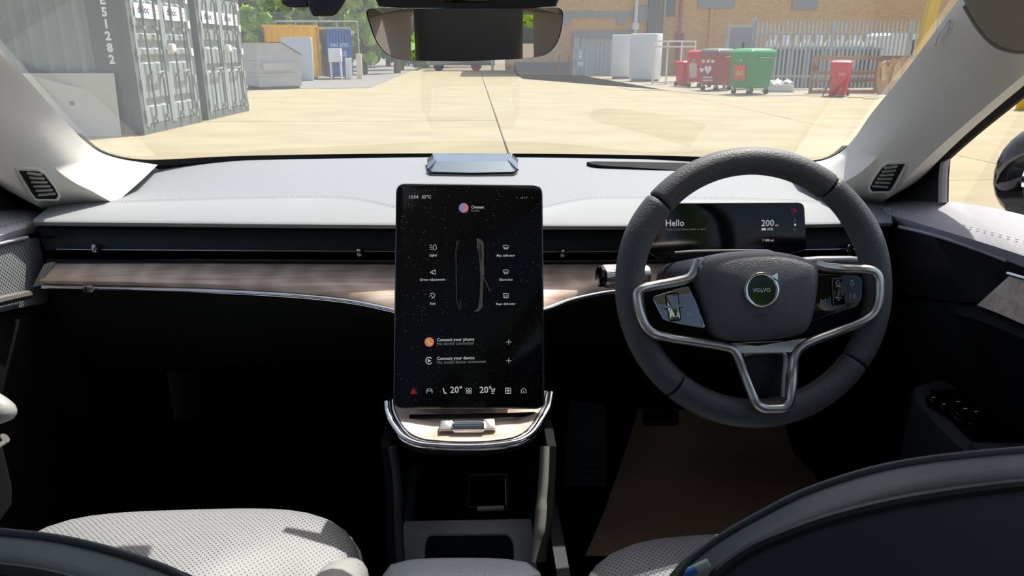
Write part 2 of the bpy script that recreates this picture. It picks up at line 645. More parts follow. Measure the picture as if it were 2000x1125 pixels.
for side, nm, lab in ((1, 'trim_1', 'light grey pillar trim beside the driver with a side airbag mark'),
                      (-1, 'trim_2', 'sunlit light grey pillar trim on the passenger side')):
    R = PR if side == 1 else mirx(pillar_rows(True))
    p = MB().loft(R, close_v=True, cap=True).build(nm, M['pillar'], None, sharp=60)
    tag(p, lab, 'pillar trim', kind='structure')
    # air vent let into the foot of the pillar
    out = at(1735, 347, X=.775)
    o1 = [(1700, 366), (1706, 352), (1722, 329), (1733, 322), (1767, 320), (1762, 330), (1746, 360), (1738, 372), (1704, 373)]

    def pv(px, py, off=.003):
        best, bd = None, 1e9
        d = ray(px, py)
        # march to the pillar skin plane near the vent
        a, b_, c = patch(R0, .22, .45), patch(R0, .40, .45), patch(R0, .25, .95)
        n = (b_ - a).cross(c - a).normalized()
        if n.dot(CAM - a) < 0:
            n = -n
        return on_plane(px, py, a + n * (off + .010), n), n
    R0 = PR
    pts = [pv(*q) for q in o1]
    n = pts[0][1]
    ring = [q[0] for q in pts]
    sgn = V((side, 1, 1))
    flip = (lambda L_: L_) if side == 1 else (lambda L_: [V((-q.x, q.y, q.z)) for q in L_])
    nn = n if side == 1 else V((-n.x, n.y, n.z))
    outer = [sum(ring, V()) / len(ring) + (q - sum(ring, V()) / len(ring)) * 1.22 for q in ring]
    MB().prism(flip(outer), nn, .02, .003).build('vent_bezel', M['pillar'], p)
    MB().prism(flip([q + n * .0012 for q in ring]), nn, .004).build('vent_recess', M['black_matt'], p)
    for k in range(6):
        t = k / 5
        ax, ay = 1705 + (1728 - 1705) * t, 363 - (363 - 328) * t
        bx, by = 1739 + (1757 - 1739) * t, 367 - (367 - 326) * t - 2
        P0, P1 = pv(ax, ay, .005)[0], pv(bx - 4, by, .005)[0]
        q = flip([P0, P1])
        MB().bar(q[0], q[1], .0035, .004, nn).build('vent_slat', M['pillar_vent'], p)
    if side == 1:
        # raised airbag badge high on the pillar: a slim leaf shaped outline
        mb = MB()
        leaf = [(1828, 90), (1833, 70), (1846, 52), (1856, 38), (1853, 55), (1842, 74)]
        def pb(px, py):
            a, b_, c = patch(PR, .68, .05), patch(PR, .84, .05), patch(PR, .75, .40)
            n2 = (b_ - a).cross(c - a).normalized()
            n2 = n2 if n2.dot(CAM - a) > 0 else -n2
            return on_plane(px, py, a + n2 * .006, n2), n2
        L3 = [pb(*q)[0] for q in leaf]
        n2 = pb(1840, 60)[1]
        mb.tube(spline(L3, 36, True), .0007, 5, True)
        xd = (pb(1853, 42)[0] - pb(1834, 78)[0]).normalized()
        yd = n2.cross(xd)
        text_mb(mb, 'AIRBAG', pb(1840, 72)[0], xd, yd, .0075)
        mb.build('airbag_badge', mat('pale_badge', 'b9c0c4', rough=.5), p)

# ================================================================== doors (built for the driver's side, mirrored for the passenger's)
def ext(pts, y_end):
    """carry a 3-D polyline on towards the rear of the car"""
    a, b = pts[-2], pts[-1]
    t = (b - a)
    q = b + t * ((y_end - b.y) / t.y) if abs(t.y) > 1e-4 else b
    q.z = b.z + (q.z - b.z) * .25
    q.x = b.x
    return pts + [q]


def drow(pp, X, n=40, y_end=-.35):
    return spline(ext([at(*p, X=x) for p, x in zip(pp, X if isinstance(X, list) else [X] * len(pp))], y_end), n)


D_sill = drow([(1640, 384), (1735, 388), (1845, 393), (1930, 404), (2000, 420)], .812)
D_edge = drow([(1650, 402), (1735, 411), (1800, 427), (1900, 451), (2000, 478)], [.77, .748, .74, .735, .735])
D_nose = drow([(1650, 408), (1735, 419), (1800, 438), (1900, 468), (2000, 500)], [.765, .742, .728, .722, .722])
D_low = drow([(1650, 424), (1740, 434), (1800, 453), (1900, 486), (2000, 522)], [.775, .752, .738, .73, .73])
D_gr = drow([(1640, 560), (1745, 573), (1800, 582), (1900, 597), (2000, 637)], [.775, .755, .745, .738, .738])
D_rib = drow([(1640, 575), (1745, 592), (1800, 604), (1900, 622), (2000, 662)], [.765, .745, .735, .725, .725])
D_mid = drow([(1640, 720), (1745, 745), (1800, 755), (1900, 775), (2000, 800)], .765)


def at_z(row, z, dx=0.):
    return [V((p.x + dx, p.y, z)) for p in row]


door_skin = [[p + V((.03, 0, -.03)) for p in D_sill], D_sill, D_edge, D_nose, D_low, D_gr, D_rib, D_mid, at_z(D_mid, .60), at_z(D_mid, .42, .02),
             at_z(D_mid, .42, .07), at_z(D_mid, .9, .09)]
UPPER = door_skin[:5] + [[p + V((.05, 0, 0)) for p in D_low], [p + V((.03, 0, -.03)) for p in D_sill]]
LOWER = [[p + V((.05, 0, .0)) for p in D_low]] + door_skin[4:]
arm_out = [(1.07, .745), (1.05, .700), (1.0, .672), (.9, .655), (.7, .645), (.2, .645), (.2, .79), (1.07, .79)]


def fx(s, L):
    return L if s == 1 else [V((-p[0], p[1], p[2])) for p in L]


M['door_pad'] = mat('door_pad_vinyl', 'a9a7ab', rough=.5, spec=.4, bump=(500, .3))
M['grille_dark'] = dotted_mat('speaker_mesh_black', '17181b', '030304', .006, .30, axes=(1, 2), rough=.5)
M['grille_lit'] = dotted_mat('speaker_mesh_lit', '7a7d80', '141516', .0052, .30, axes=(1, 2), rough=.45)  # paler copy of the driver's mesh, sunlight put into its colour
doors = {}
for s, nm, lab in ((1, 'door_1', 'driver door with sunlit grey top pad and dark speaker grille'),
                   (-1, 'door_2', 'passenger door with dotted speaker mesh toned as sunlit beside the dashboard')):
    f = lambda L: fx(s, L)
    d = MB().loft([f(r) for r in LOWER], cap=False).build(nm, M['black_matt'], None, 50)
    tag(d, lab, 'car door', kind='structure')
    doors[s] = d
    MB().loft([f(r) for r in UPPER], close_v=True, cap=True).build('top_pad', M['door_pad'], d, 50)
    # stitches in the seam along the pad edge
    mb = MB()
    seam = spline([D_edge[i] * .93 + D_sill[i] * .07 + V((-.002, 0, .0022)) for i in range(len(D_edge))], 230)
    for i in range(0, 228, 2):
        q = f([seam[i], seam[i + 1]])
        mb.bar(q[0], q[1] * .6 + q[0] * .4, .0016, .0012)
    tag(mb.build('seam_stitching', M['thread'] if s == 1 else M['dark_thread'], d), kind='stuff')
    # speaker grille
    g0 = [(1752, 446), (1800, 456), (1850, 470), (1920, 494), (1962, 510), (1972, 522), (1958, 556), (1925, 582), (1898, 592), (1860, 590),
          (1800, 579), (1752, 569), (1722, 560), (1715, 500), (1724, 450)]
    gp = spline([at(*p, X=.735) for p in g0], 60, True)
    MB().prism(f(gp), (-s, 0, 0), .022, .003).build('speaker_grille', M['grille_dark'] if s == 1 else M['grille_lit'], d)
    lip = spline([at(*p, X=.731) for p in [(1756, 443), (1800, 453), (1850, 467), (1920, 491), (1967, 509)]], 30)
    MB().tube(f(lip), .0028, 6).build('grille_lip', M['door_pad'], d)
    if s == 1:
        mb = MB()
        o = at(1866, 490, X=.7335)
        text_mb(mb, 'BOSE', o, (0, -1, -.28), (0, -.1, 1), .014)
        mb.build('speaker_lettering', mat('grey_lettering', '6c6e70', rough=.4), d)
    # wood inlay and its bright strip
    wt = [at(*p, X=.728) for p in [(1972, 538), (1990, 543), (2010, 549), (2040, 559)]]
    wb = [at(*p, X=.728) for p in [(1908, 596), (1950, 612), (2000, 634), (2040, 651)]]
    wt = spline(ext(wt, -.3), 30); wb = spline(ext(wb, -.3), 30)
    MB().loft([f(r) for r in ([p + V((.03, 0, 0)) for p in wt], wt, wb, [p + V((.03, 0, 0)) for p in wb])], close_v=True, cap=True).build('wood_inlay', M['wood'], d)
    MB().tube(f([p + V((-.003, 0, .003)) for p in wt]), .003, 6).build('bright_strip', M['silver'], d)
    # armrest with window switches
    ar = MB()
    top = f([V((x + (0 if s > 0 else .035), y, .885)) for y, x in arm_out])
    ar.prism(top, (0, 0, 1), .14, .012)
    ar.build('armrest', M['black_trim'] if s > 0 else M['black_matt'], d, 50)
    lid = f([V((x + (0 if s > 0 else .03), y, .893)) for y, x in [(.86, .665), (.84, .765), (.2, .765), (.2, .655), (.75, .655)]])
    MB().prism(lid, (0, 0, 1), .03, .006).build('armrest_cushion', M['seat_shell'] if s > 0 else M['black_matt'], d)
    sp = f([V((x, y, .8872)) for y, x in [(1.03, .715), (1.0, .694), (.87, .678), (.865, .765), (1.03, .765)]])
    swp = MB().prism(sp, (0, 0, 1), .008, .002).build('switch_panel', M['black_gloss'], d)
    if s == 1:
        for k, (px, py) in enumerate([(1822, 784), (1842, 797), (1870, 792), (1884, 806), (1905, 812)]):
            c = at(px, py, Z=.893)
            MB().rbox(c, (.017, .02, .012), .004).build('window_switch', M['black_gloss'], swp)
            MB().box(c + V((0, 0, .0066)), (.005, .0018, .0006)).build('switch_mark', M['white_print'], swp)
    # window frame strip, corner triangle, glass
    fr = [at(*p, X=x) for p, x in zip([(1742, 396), (1760, 380), (1790, 350), (1850, 291), (1900, 246), (1960, 196), (2020, 146), (2120, 62)],
                                      [.812, .81, .805, .795, .785, .77, .755, .73])]
    fr = spline(fr, 40)
    rear = V((.70, -.30, 1.56))
    fr2 = spline(fr + [fr[-1] * .5 + rear * .5 + V((0, 0, .02)), rear], 60)
    MB().tube(f(fr2), .016, 8).build('window_seal', M['black_matt'], d)
    tri_c = [(1752, 392), (1800, 343), (1848, 297), (1851, 300), (1847, 345), (1846, 398), (1800, 396)]
    MB().prism(f([at(*p, X=.805) for p in tri_c]), (-s, 0, 0), .006, .001).build('quarter_panel', M['black_trim'], d)
    MB().tube(f(spline([at(*p, X=.80) for p in [(1852, 298), (1845, 318), (1842, 345), (1841, 396)]], 20)), .007, 8).build('channel_strip', M['door_pad'], d)
    lowp = [D_sill[i] for i in range(8, len(D_sill))]
    N_ = 40
    lo = spline(lowp, N_); hi = spline([fr2[i] for i in range(16, len(fr2))], N_)
    w = MB().loft([f([p + V((.006, 0, -.02)) for p in lo]), f([p + V((.006, 0, 0)) for p in hi])]).build('window_2' if s == 1 else 'window_3', M['side_glass'])
    tag(w, 'side window glass of the driver door' if s == 1 else 'side window glass of the passenger door', 'side window', kind='structure')

# passenger door extras: bright grab handle, pale inner grip catching the sun
d = doors[-1]
hp = [at(*p, X=-.722) for p in [(54, 576), (35, 580), (0, 588), (-60, 604), (-160, 632)]]
MB().tube(spline(hp, 24), [.0085] * 24, 8, flat=.9).build('bright_handle', M['silver'], d)
gh = [at(*p, D=.93) for p in [(-60, 770), (-25, 785), (5, 806), (14, 822)]]
MB().tube(spline(gh, 16), [.016] * 13 + [.015, .013, .008], 10).build('grab_grip', M['seat_plain'], d)
gh = [at(*p, D=.95) for p in [(-60, 885), (-20, 873), (2, 861), (10, 855)]]
MB().tube(spline(gh, 12), .007, 8).build('pull_strip', M['silver'], d)

# ================================================================== shell of the cabin
fl = MB()
fl.box((0, .35, .385), (1.8, 2.7, .05))
fl.box((0, 1.93, .58), (1.7, .05, .55), M=Matrix.Rotation(-.3, 3, 'X'))
fl.box((0, 1.75, .385), (1.7, .4, .05))
fl = fl.build('floor', M['carpet']); tag(fl, 'black carpeted cabin floor under the dashboard', 'floor', kind='structure')
wf = MB()
wf.box((0, 1.86, .76), (1.75, .06, .62))
wf.box((0, 1.72, .985), (1.74, .36, .03))
wf.build('wall_front', M['black_matt'])
tag(bpy.data.objects['wall_front'], 'black bulkhead behind the dashboard', 'bulkhead', kind='structure')
wr = MB().box((0, -2.75, .72), (1.6, .08, .74)).build('wall_rear', M['black_matt'])
tag(wr, 'dark rear bulkhead of the cabin', 'bulkhead', kind='structure')
for s_ in (1, -1):
    q = MB().box((s_ * .825, 1.37, .66), (.04, .86, .70)).build('wall_right' if s_ > 0 else 'wall_left', M['black_matt'])
    tag(q, 'black side wall of the footwell under the dashboard on the driver side' if s_ > 0 else 'black side wall of the footwell under the dashboard on the passenger side', 'side wall', kind='structure')
    q = MB().box((s_ * .80, -2.05, .72), (.06, 1.44, .74)).build('wall_driver' if s_ > 0 else 'wall_passenger', M['black_matt'])
    tag(q, 'dark load bay side wall on the driver side' if s_ > 0 else 'dark load bay side wall on the passenger side', 'side wall', kind='structure')


def roof_pt(x, y):
    return V((x, y - .28 * x * x, 1.615 - .16 * abs(x / .70) ** 4 - .012 * max(0, -y) ** 2))


def roof_piece(x0, x1, y0, y1, nx, ny, mb, th=.04):
    lo = [[roof_pt(x0 + (x1 - x0) * i / nx, y0 + (y1 - y0) * j / ny) for i in range(nx + 1)] for j in range(ny + 1)]
    hi = [[p + V((0, 0, th)) for p in r] for r in lo]
    mb.loft(lo).loft(hi)
    for e in (0, -1):
        mb.loft([lo[e], hi[e]]).loft([[r[e] for r in lo], [r[e] for r in hi]])


rr = MB()
GX, GY0, GY1 = .50, .52, -2.35
roof_piece(-.70, .70, .93, GY0, 16, 5, rr)
roof_piece(-.70, -GX, GY0, GY1, 5, 14, rr)
roof_piece(GX, .70, GY0, GY1, 5, 14, rr)
roof_piece(-.70, .70, GY1, -2.78, 16, 3, rr)
rr = rr.build('ceiling', M['headliner']); tag(rr, 'pale grey headliner over the cabin', 'headliner', kind='structure')
rg = MB()
roof_piece(-GX - .01, GX + .01, GY0 + .01, GY1 - .01, 10, 14, rg, .005)
rg = rg.build('window_4', glass_mat('tinted_roof_glass', (.56, .55, .51), k=.8)); tag(rg, 'tinted panoramic glass roof panel', 'roof window', kind='structure')
for s in (1, -1):
    who = 'driver' if s == 1 else 'passenger'
    for nm, y0, y1, lab in (('trim_%d' % (3 if s == 1 else 4), -.22, -.40, 'lilac grey pillar behind the %s seat' % who), ('trim_%d' % (5 if s == 1 else 6), -1.30, -1.50, 'lilac grey pillar behind the rear bench on the %s side' % who)):
        q = MB()
        q.loft([[V((s * .735, y0, .9)), V((s * .655, y0 - .08, 1.52))], [V((s * .72, y1, .9)), V((s * .65, y1 - .06, 1.52))],
                [V((s * .80, y1, .9)), V((s * .73, y1 - .06, 1.53))], [V((s * .80, y0, .9)), V((s * .73, y0 - .08, 1.53))]], close_v=True, cap=True)
        tag(q.build(nm, M['lilac']), lab, 'pillar trim', kind='structure')
    q = MB()
    q.loft([[V((s * .38, -2.66, 1.02)), V((s * .36, -2.62, 1.54))], [V((s * .60, -2.40, .98)), V((s * .56, -2.36, 1.54))],
            [V((s * .70, -2.36, .98)), V((s * .62, -2.34, 1.54))], [V((s * .76, -2.72, .98)), V((s * .66, -2.70, 1.54))]], close_v=True, cap=True)
    tag(q.build('trim_%d' % (7 if s == 1 else 8), M['lilac']), 'broad lilac grey rear pillar on the %s side of the tailgate, seen in the mirror' % who, 'pillar trim', kind='structure')
    q = MB().box((s * .79, -.85, .68), (.06, 1.0, .62)).build('door_3' if s == 1 else 'door_4', M['black_matt'])
    tag(q, 'rear door on the driver side' if s == 1 else 'rear door on the passenger side', 'car door', kind='structure')
fl2 = MB().box((0, -1.9, .40), (1.6, 1.8, .06)).build('floor_rear', M['carpet'])
tag(fl2, 'dark carpeted load floor behind the rear bench', 'floor', kind='structure')

# folded sun visor at the top corner above the driver's pillar
vz = [(1868, -14), (1878, 8), (1890, 30), (1906, 56), (1926, 80), (1948, 96), (1975, 104), (2010, 106), (2100, 104), (2230, 60), (2230, -120), (1850, -120)]
v0 = at(1900, 40, D=.80)
vn = (-ray(1960, 0)).normalized(); vn = (vn + V((-.2, 0, -.55))).normalized()
vo = spline([on_plane(*p, v0, vn) for p in vz], 60, True)
vs = thing('sun_visor', 'olive grey folded sun visor above the driver side pillar', 'sun visor', v0)
MB().prism(vo, vn, .03, .008).build('visor_panel', mat('visor_vinyl', 'aaa79d', rough=.7), vs, 50)
MB().tube([q - vn * .004 for q in vo[2:26]], .0022, 6).build('visor_piping', M['pillar_vent'], vs)

# ================================================================== dashboard
dash = thing('dashboard', 'wide grey fabric topped dashboard with wood inlay across the cabin', 'dashboard', (0, 1.4, 1.0))
NU = 110


def drw(pts, Y, n=NU):
    """dashboard line: pixels with a depth (one number or one per point)"""
    if not isinstance(Y, (list, tuple)):
        Y = [Y] * len(pts)
    return spline([at(p[0], p[1], Y=y) for p, y in zip(pts, Y)], n)


c1 = drw([(283, 323), (330, 318), (450, 314), (700, 309), (922, 307), (1200, 310), (1450, 316), (1560, 320), (1618, 325)],
         [1.545, 1.57, 1.615, 1.725, 1.76, 1.725, 1.615, 1.57, 1.54])
c1a = drw([(238, 350), (300, 345), (450, 338), (700, 334), (922, 333), (1200, 335), (1450, 341), (1600, 347), (1668, 352)],
          [1.49, 1.51, 1.54, 1.59, 1.60, 1.59, 1.54, 1.51, 1.49])
c1b = drw([(135, 379), (300, 372), (600, 365), (922, 364), (1200, 366), (1500, 371), (1715, 381)], [1.42, 1.45, 1.46, 1.46, 1.46, 1.45, 1.41])
c2 = drw([(96, 402), (200, 396), (300, 392.5), (430, 388.5), (540, 386), (640, 385.5), (690, 388), (730, 395), (775, 405), (840, 413), (918, 416), (1000, 413),
          (1060, 406), (1105, 396), (1150, 389), (1200, 387), (1300, 387), (1450, 389), (1600, 395), (1741, 404)],
         [1.33, 1.35, 1.36, 1.365, 1.37, 1.37, 1.36, 1.34, 1.31, 1.285, 1.275, 1.285, 1.31, 1.34, 1.36, 1.37, 1.37, 1.365, 1.355, 1.32])
c3 = drw([(66, 428), (300, 430), (500, 432), (700, 433.5), (922, 435), (1220, 436), (1500, 434), (1742, 430)], [1.235, 1.215, 1.20, 1.20, 1.20, 1.20, 1.20, 1.225])
c3b = [p + V((0, -.004, -.004)) for p in c3]
c4 = [p + V((0, .0, -.011)) for p in c3]
c5 = [p + V((0, .06, -.013)) for p in c3]
c0 = [p + V((0, .02, -.05)) for p in c1]
MB().loft([c0, c1, c1a, c1b, c2]).build('upper_pad', M['pad'], dash, 60)
MB().loft([c2, [p + V((0, -.004, -.0022)) for p in c2], c3, c3b, c4, c5]).build('lower_pad', M['pad_low'], dash, 60)
# closing piece under the pad, so that no light falls into the footwell
MB().loft([c0, [p + V((0, .04, -.30)) for p in c0], [V((p.x, 1.60, .86)) for p in c0], c5]).build('inner_carrier', M['black_matt'], dash, 60)
for s in (-1, 1):
    MB().box((s * .765, 1.56, .93), (.11, .62, .34)).build('end_filler', M['black_matt'], dash)
# stitches: two pale dashes rows beside the seam
mb = MB()
sm = spline([p + V((0, .006, .0016)) for p in c2], 520)
for i in range(0, 518, 2):
    mb.bar(sm[i], sm[i] * .35 + sm[i + 1] * .65, .0011, .0009)
tag(mb.build('seam_stitching', M['thread'], dash), kind='stuff')
# fascia with the vent slot
f0 = drw([(74, 447), (300, 449), (922, 452), (1500, 450), (1736, 446)], 1.262)
f1 = drw([(80, 466), (300, 470), (922, 474), (1500, 472), (1732, 468)], 1.25)
f2 = drw([(88, 488), (300, 490), (922, 494), (1500, 491), (1728, 488)], 1.247)
f3 = drw([(90, 490), (300, 491), (922, 495), (1500, 492), (1726, 490)], 1.30)
f4 = drw([(92, 506), (300, 507), (922, 510), (1500, 508), (1724, 506)], 1.30)
f5 = drw([(92, 506), (300, 508), (922, 512), (1500, 509), (1724, 507)], 1.235)
f6 = drw([(90, 512), (300, 513), (922, 516), (1500, 513), (1722, 512)], 1.228)
f7 = [p + V((0, .05, -.004)) for p in f6]
MB().loft([[p + V((0, .05, .01)) for p in f0], f0, f1, f2, f3, f4, f5, f6, f7]).build('vent_fascia', M['black_trim'], dash, 30)
for k in range(2):
    a = drw([(112, 494 + 6 * k), (300, 495 + 6 * k), (922, 499 + 6 * k), (1500, 496 + 6 * k), (1700, 494 + 6 * k)], 1.285)
    MB().loft([a, [p + V((0, .02, .004)) for p in a], [p + V((0, .02, .006)) for p in a], [p + V((0, 0, .002)) for p in a]], close_v=True, cap=True).build('vent_vane', M['black_matt'], dash)
st = drw([(110, 487), (300, 488.5), (700, 491), (922, 492.5), (1220, 491), (1500, 488.5), (1690, 486)], 1.243)
MB().tube(st, .0013, 6).build('vent_strip', M['silver'], dash)
for px, py in ((186, 484), (702, 492), (1098, 494), (1656, 483)):
    k = MB().rbox(at(px, py, Y=1.236), (.0085, .012, .015), .003).build('vent_knob', M['chrome'], dash)
    MB().rbox(at(px + 5, py + 2, Y=1.242), (.008, .01, .013), .003).build('knob_shadow_plate', M['black_gloss'], k)
# wood inlay
WT = [(92, 516), (300, 516), (600, 517), (770, 518), (922, 519), (1060, 518), (1200, 517), (1450, 515), (1722, 514)]
WBm = [(84, 555), (180, 557.5), (300, 560), (430, 564), (560, 571), (640, 578), (700, 586), (770, 601), (840, 616), (922, 622), (1000, 614), (1060, 600), (1110, 582), (1160, 570), (1200, 564), (1300, 560), (1500, 558),
       (1716, 554)]
WY = [1.205, 1.20, 1.19, 1.18, 1.165, 1.155, 1.145, 1.125, 1.105, 1.095, 1.105, 1.125, 1.145, 1.16, 1.17, 1.18, 1.19, 1.205]
w0 = drw(WT, 1.226)
w2 = drw(WBm, WY)
w1 = [a * .45 + b * .55 + V((0, -.012, .004)) for a, b in zip(w0, w2)]
w1b = [a * .18 + b * .82 + V((0, -.010, .003)) for a, b in zip(w0, w2)]
MB().loft([[p + V((0, .03, 0)) for p in w0], w0, w1, w1b, w2, [p + V((0, .05, -.006)) for p in w2]]).build('wood_inlay', M['wood'], dash, 60)
ch = [p + V((0, -.002, -.0048)) for p in w2]
MB().tube(ch, .0048, 10).build('chrome_strip', M['chrome'], dash)
# metal end piece on the passenger side with its fine mesh
e = [at(*p, Y=1.20) for p in [(95, 516), (84, 556), (62, 562), (86, 516)]]
MB().prism(e, (0, -1, .1), .02, .001).build('end_piece', dotted_mat('perforated_metal', 'a9a9a6', '55565a', .003, .25, axes=(0, 2), rough=.35), dash)
tg = at(172, 564, Y=1.183)
t = MB().rbox(tg, (.016, .006, .011), .0015).build('flag_tab', M['silver'], dash)
MB().box(tg + V((-.002, -.0034, 0)), (.0022, .001, .010)).box(tg + V((0, -.0034, .0005)), (.0155, .001, .0016)).build('flag_cross', M['black_trim'], t)
# lower part falling away into the dark
l0 = [p + V((0, .004, -.010)) for p in w2]
l1 = [p + V((0, .016, -.030)) for p in w2]
l2 = [V((p.x, p.y * .4 + 1.22 * .6 + .02, p.z * .5 + .95 * .5 - .035)) for p in w2]
l3 = [V((p.x * .99, 1.30, .84)) for p in w2]
l4 = [V((p.x * .98, 1.45, .76)) for p in w2]
l5 = [V((p.x * .98, 1.72, .78)) for p in w2]
MB().loft([[p + V((0, .05, .0)) for p in l0], l0, l1, l2, l3, l4, l5]).build('lower_panel', mat('lower_dash_plastic', '16181a', rough=.6, spec=.3), dash, 60)
# glovebox lid line
gl = spline([at(*p, Y=1.225) for p in [(150, 660), (300, 664), (500, 672), (690, 684)]], 30)
MB().tube(gl, .0012, 5).build('glovebox_gap', M['black_matt'], dash)
# slot in the pad in front of the driver
hs = [(1146, 316), (1160, 321.5), (1240, 327), (1340, 333), (1480, 336), (1560, 332), (1580, 326), (1560, 322.5), (1450, 320), (1300, 317), (1200, 315.5)]


def on_pad(px, py, off=0.):
    """point on the upper pad"""
    y = 1.2
    d = ray(px, py)
    prof = [(1.2, 1.1246), (1.36, 1.1355), (1.46, 1.1345), (1.6, 1.149), (1.76, 1.1585)]
    lo_, hi_ = 1.0, 2.4
    for _ in range(40):
        t_ = (lo_ + hi_) / 2
        p = CAM + d * t_
        z = np.interp(p.y, [a for a, b in prof], [b for a, b in prof]) + off
        if p.z > z:
            lo_ = t_
        else:
            hi_ = t_
    return CAM + d * lo_


hsp = spline([CAM + (at(px, py, Y=1.70 - (py - 311) * .0044) - CAM) * .986 for px, py in hs], 50, True)
MB().prism(hsp, (0, -.08, 1), .012, .0015).build('projector_slot', M['black_matt'], dash, 30)

# ------------------------------------------------------------------ sensor block in the middle of the pad
sb = thing('dash_speaker', 'chamfered glossy grey speaker block at the middle of the windscreen base', 'speaker', at(922, 335, Y=1.60))
mb = MB()
bt = [at(*p, Y=y) for p, y in zip([(836, 330), (842, 337), (922, 339), (1003, 337), (1011, 331), (1012, 311), (1000, 304), (846, 304), (834, 311)],
                                  [1.575, 1.555, 1.55, 1.555, 1.575, 1.66, 1.71, 1.71, 1.66])]
top = [at(*p, Y=y) for p, y in zip([(851, 315), (851, 315), (922, 315), (994, 315), (994, 315), (1000, 301), (996, 299.5), (848, 299.5), (846, 301)],
                                   [1.585, 1.585, 1.585, 1.585, 1.585, 1.655, 1.67, 1.67, 1.655])]
low = [p + V((0, 0, -.02)) for p in bt]
mb.loft([low, bt, top], close_u=True, cap=True)
M['smoke'] = mat('smoky_gloss', '78848c', rough=.16, metal=.75)
mb.build('speaker_housing', M['smoke'], sb, 20)
for a, b in ((0, 0), (4, 4)):
    MB().tube([bt[a] + V((0, -.002, .001)), top[b] + V((0, -.001, .001)), top[8 if a == 0 else 5] + V((0, 0, .001))], .0018, 6).build('housing_edge', M['chrome'], sb)
MB().tube([p + V((0, -.003, .0)) for p in (bt[0], bt[1], bt[2], bt[3], bt[4])], .0025, 6).build('base_gasket', M['black_matt'], sb)

# ------------------------------------------------------------------ centre touchscreen
S0 = at(776, 360, Y=1.112); S1 = at(1057, 362, Y=1.112); S2 = at(771, 796, Y=.972); S3 = at(1061, 797, Y=.972)
SN = ((S1 - S0).cross(S2 - S0)).normalized()
if SN.dot(CAM - S0) < 0:
    SN = -SN
SP = (S0 + S1 + S2 + S3) / 4
SX = V((1, 0, 0)); SX = (SX - SN * SX.dot(SN)).normalized()
SY = SN.cross(SX)


def scr(px, py, h=.0008):
    return on_plane(px, py, SP + SN * h, SN)


SPX = (SP - CAM).dot(FWD) / FPX          # metres per picture pixel on the screen
ts = thing('touchscreen', 'tall black portrait touchscreen showing car controls on the middle of the dashboard', 'touchscreen', SP)
ol = rounded([(775.5, 360.5), (1057.5, 362.5), (1062, 797), (770, 796)], 17, 6)
MB().prism([scr(x, y, 0) for x, y in ol], SN, .010, .0012).build('display_panel', M['display'], ts, 30)
rim = [scr(x, y, -.002) for x, y in ol]
MB().tube(rim, .0016, 6, True).build('display_rim', mat('dark_metal_rim', '5d5f62', rough=.3, metal=1.), ts)
MB().rbox(scr(917, 590, -.03), (.16, .05, .20), .012, Matrix((SX, SN, SY)).transposed()).build('display_mount', M['black_matt'], ts)


def label_group(name, items, m, parent):
    for s, px, py, size, al in items:
        text_mb(MB(), s, scr(px, py), SX, SY, size * SPX * 1.38, al, bold=.012).build(name, m, parent)


T = [('Owner', 920, 407.5, 6.5, 'LEFT'), ('Lights', 846, 500.5, 4.6, 'CENTER'), ('Driver adjustments', 845, 548, 4.6, 'CENTER'), ('Seat', 845, 595, 4.6, 'CENTER'),
     ('Max defroster', 988, 501, 4.6, 'CENTER'), ('Glove box', 988, 548, 4.6, 'CENTER'), ('Rear defroster', 988, 595.5, 4.6, 'CENTER'),
     ('Connect your phone', 853, 666.5, 6.2, 'LEFT'), ('Connect your device', 853, 703, 6.2, 'LEFT'), ('20°', 879, 767.5, 12.5, 'LEFT'), ('20°', 936.5, 767.5, 12.5, 'LEFT'),
     ('12:54   22°C', 798, 387.5, 6.2, 'LEFT')]
label_group('screen_lettering', T, M['text'], ts)
label_group('dim_lettering', [('Profile', 920, 413.5, 4.6, 'LEFT'), ('No device connected', 853, 674, 6.0, 'LEFT'), ('No media device connected', 853, 710.5, 6.0, 'LEFT')], M['text_dim'], ts)


def icon(name, strokes, m, w=1.1, parent=None, fills=()):
    mb = MB()
    for st_ in strokes:
        ribbon(mb, [scr(*q) for q in st_], w * SPX, SN)
    for fl_ in fills:
        P = [scr(*q) for q in fl_]
        mb.add(P, [tuple(range(len(P)))])
    return mb.build(name, m, parent or ts)


def arc(cx, cy, rx, ry, a0=0, a1=360, n=20):
    return [(cx + rx * math.cos(math.radians(a0 + (a1 - a0) * i / n)), cy - ry * math.sin(math.radians(a0 + (a1 - a0) * i / n))) for i in range(n + 1)]


# profile disc: blue to pink
gm, nt, N, L, b = new_mat('profile_gradient')
tc = N.new('ShaderNodeTexCoord'); sx_ = N.new('ShaderNodeSeparateXYZ'); mr = N.new('ShaderNodeMapRange')
L.new(tc.outputs['Object'], sx_.inputs[0]); L.new(sx_.outputs[0], mr.inputs[0])
ca, cb = scr(896, 406), scr(915, 406)
mr.inputs[1].default_value, mr.inputs[2].default_value = ca.x, cb.x
cr = N.new('ShaderNodeValToRGB'); L.new(mr.outputs[0], cr.inputs[0])
cr.color_ramp.elements[0].color, cr.color_ramp.elements[1].color = lin('6f8fe0'), lin('f08a8f')
b.inputs['Base Color'].default_value = (.01, .01, .01, 1)
L.new(cr.outputs[0], b.inputs['Emission Color']); b.inputs['Emission Strength'].default_value = .42
icon('profile_disc', [], gm, fills=[arc(905.5, 406, 9.5, 9.5)[:-1]])
icon('phone_disc', [], emit('orange_disc', 'e08a5a', .5), fills=[arc(838.5, 668, 9.2, 9.2)[:-1]])
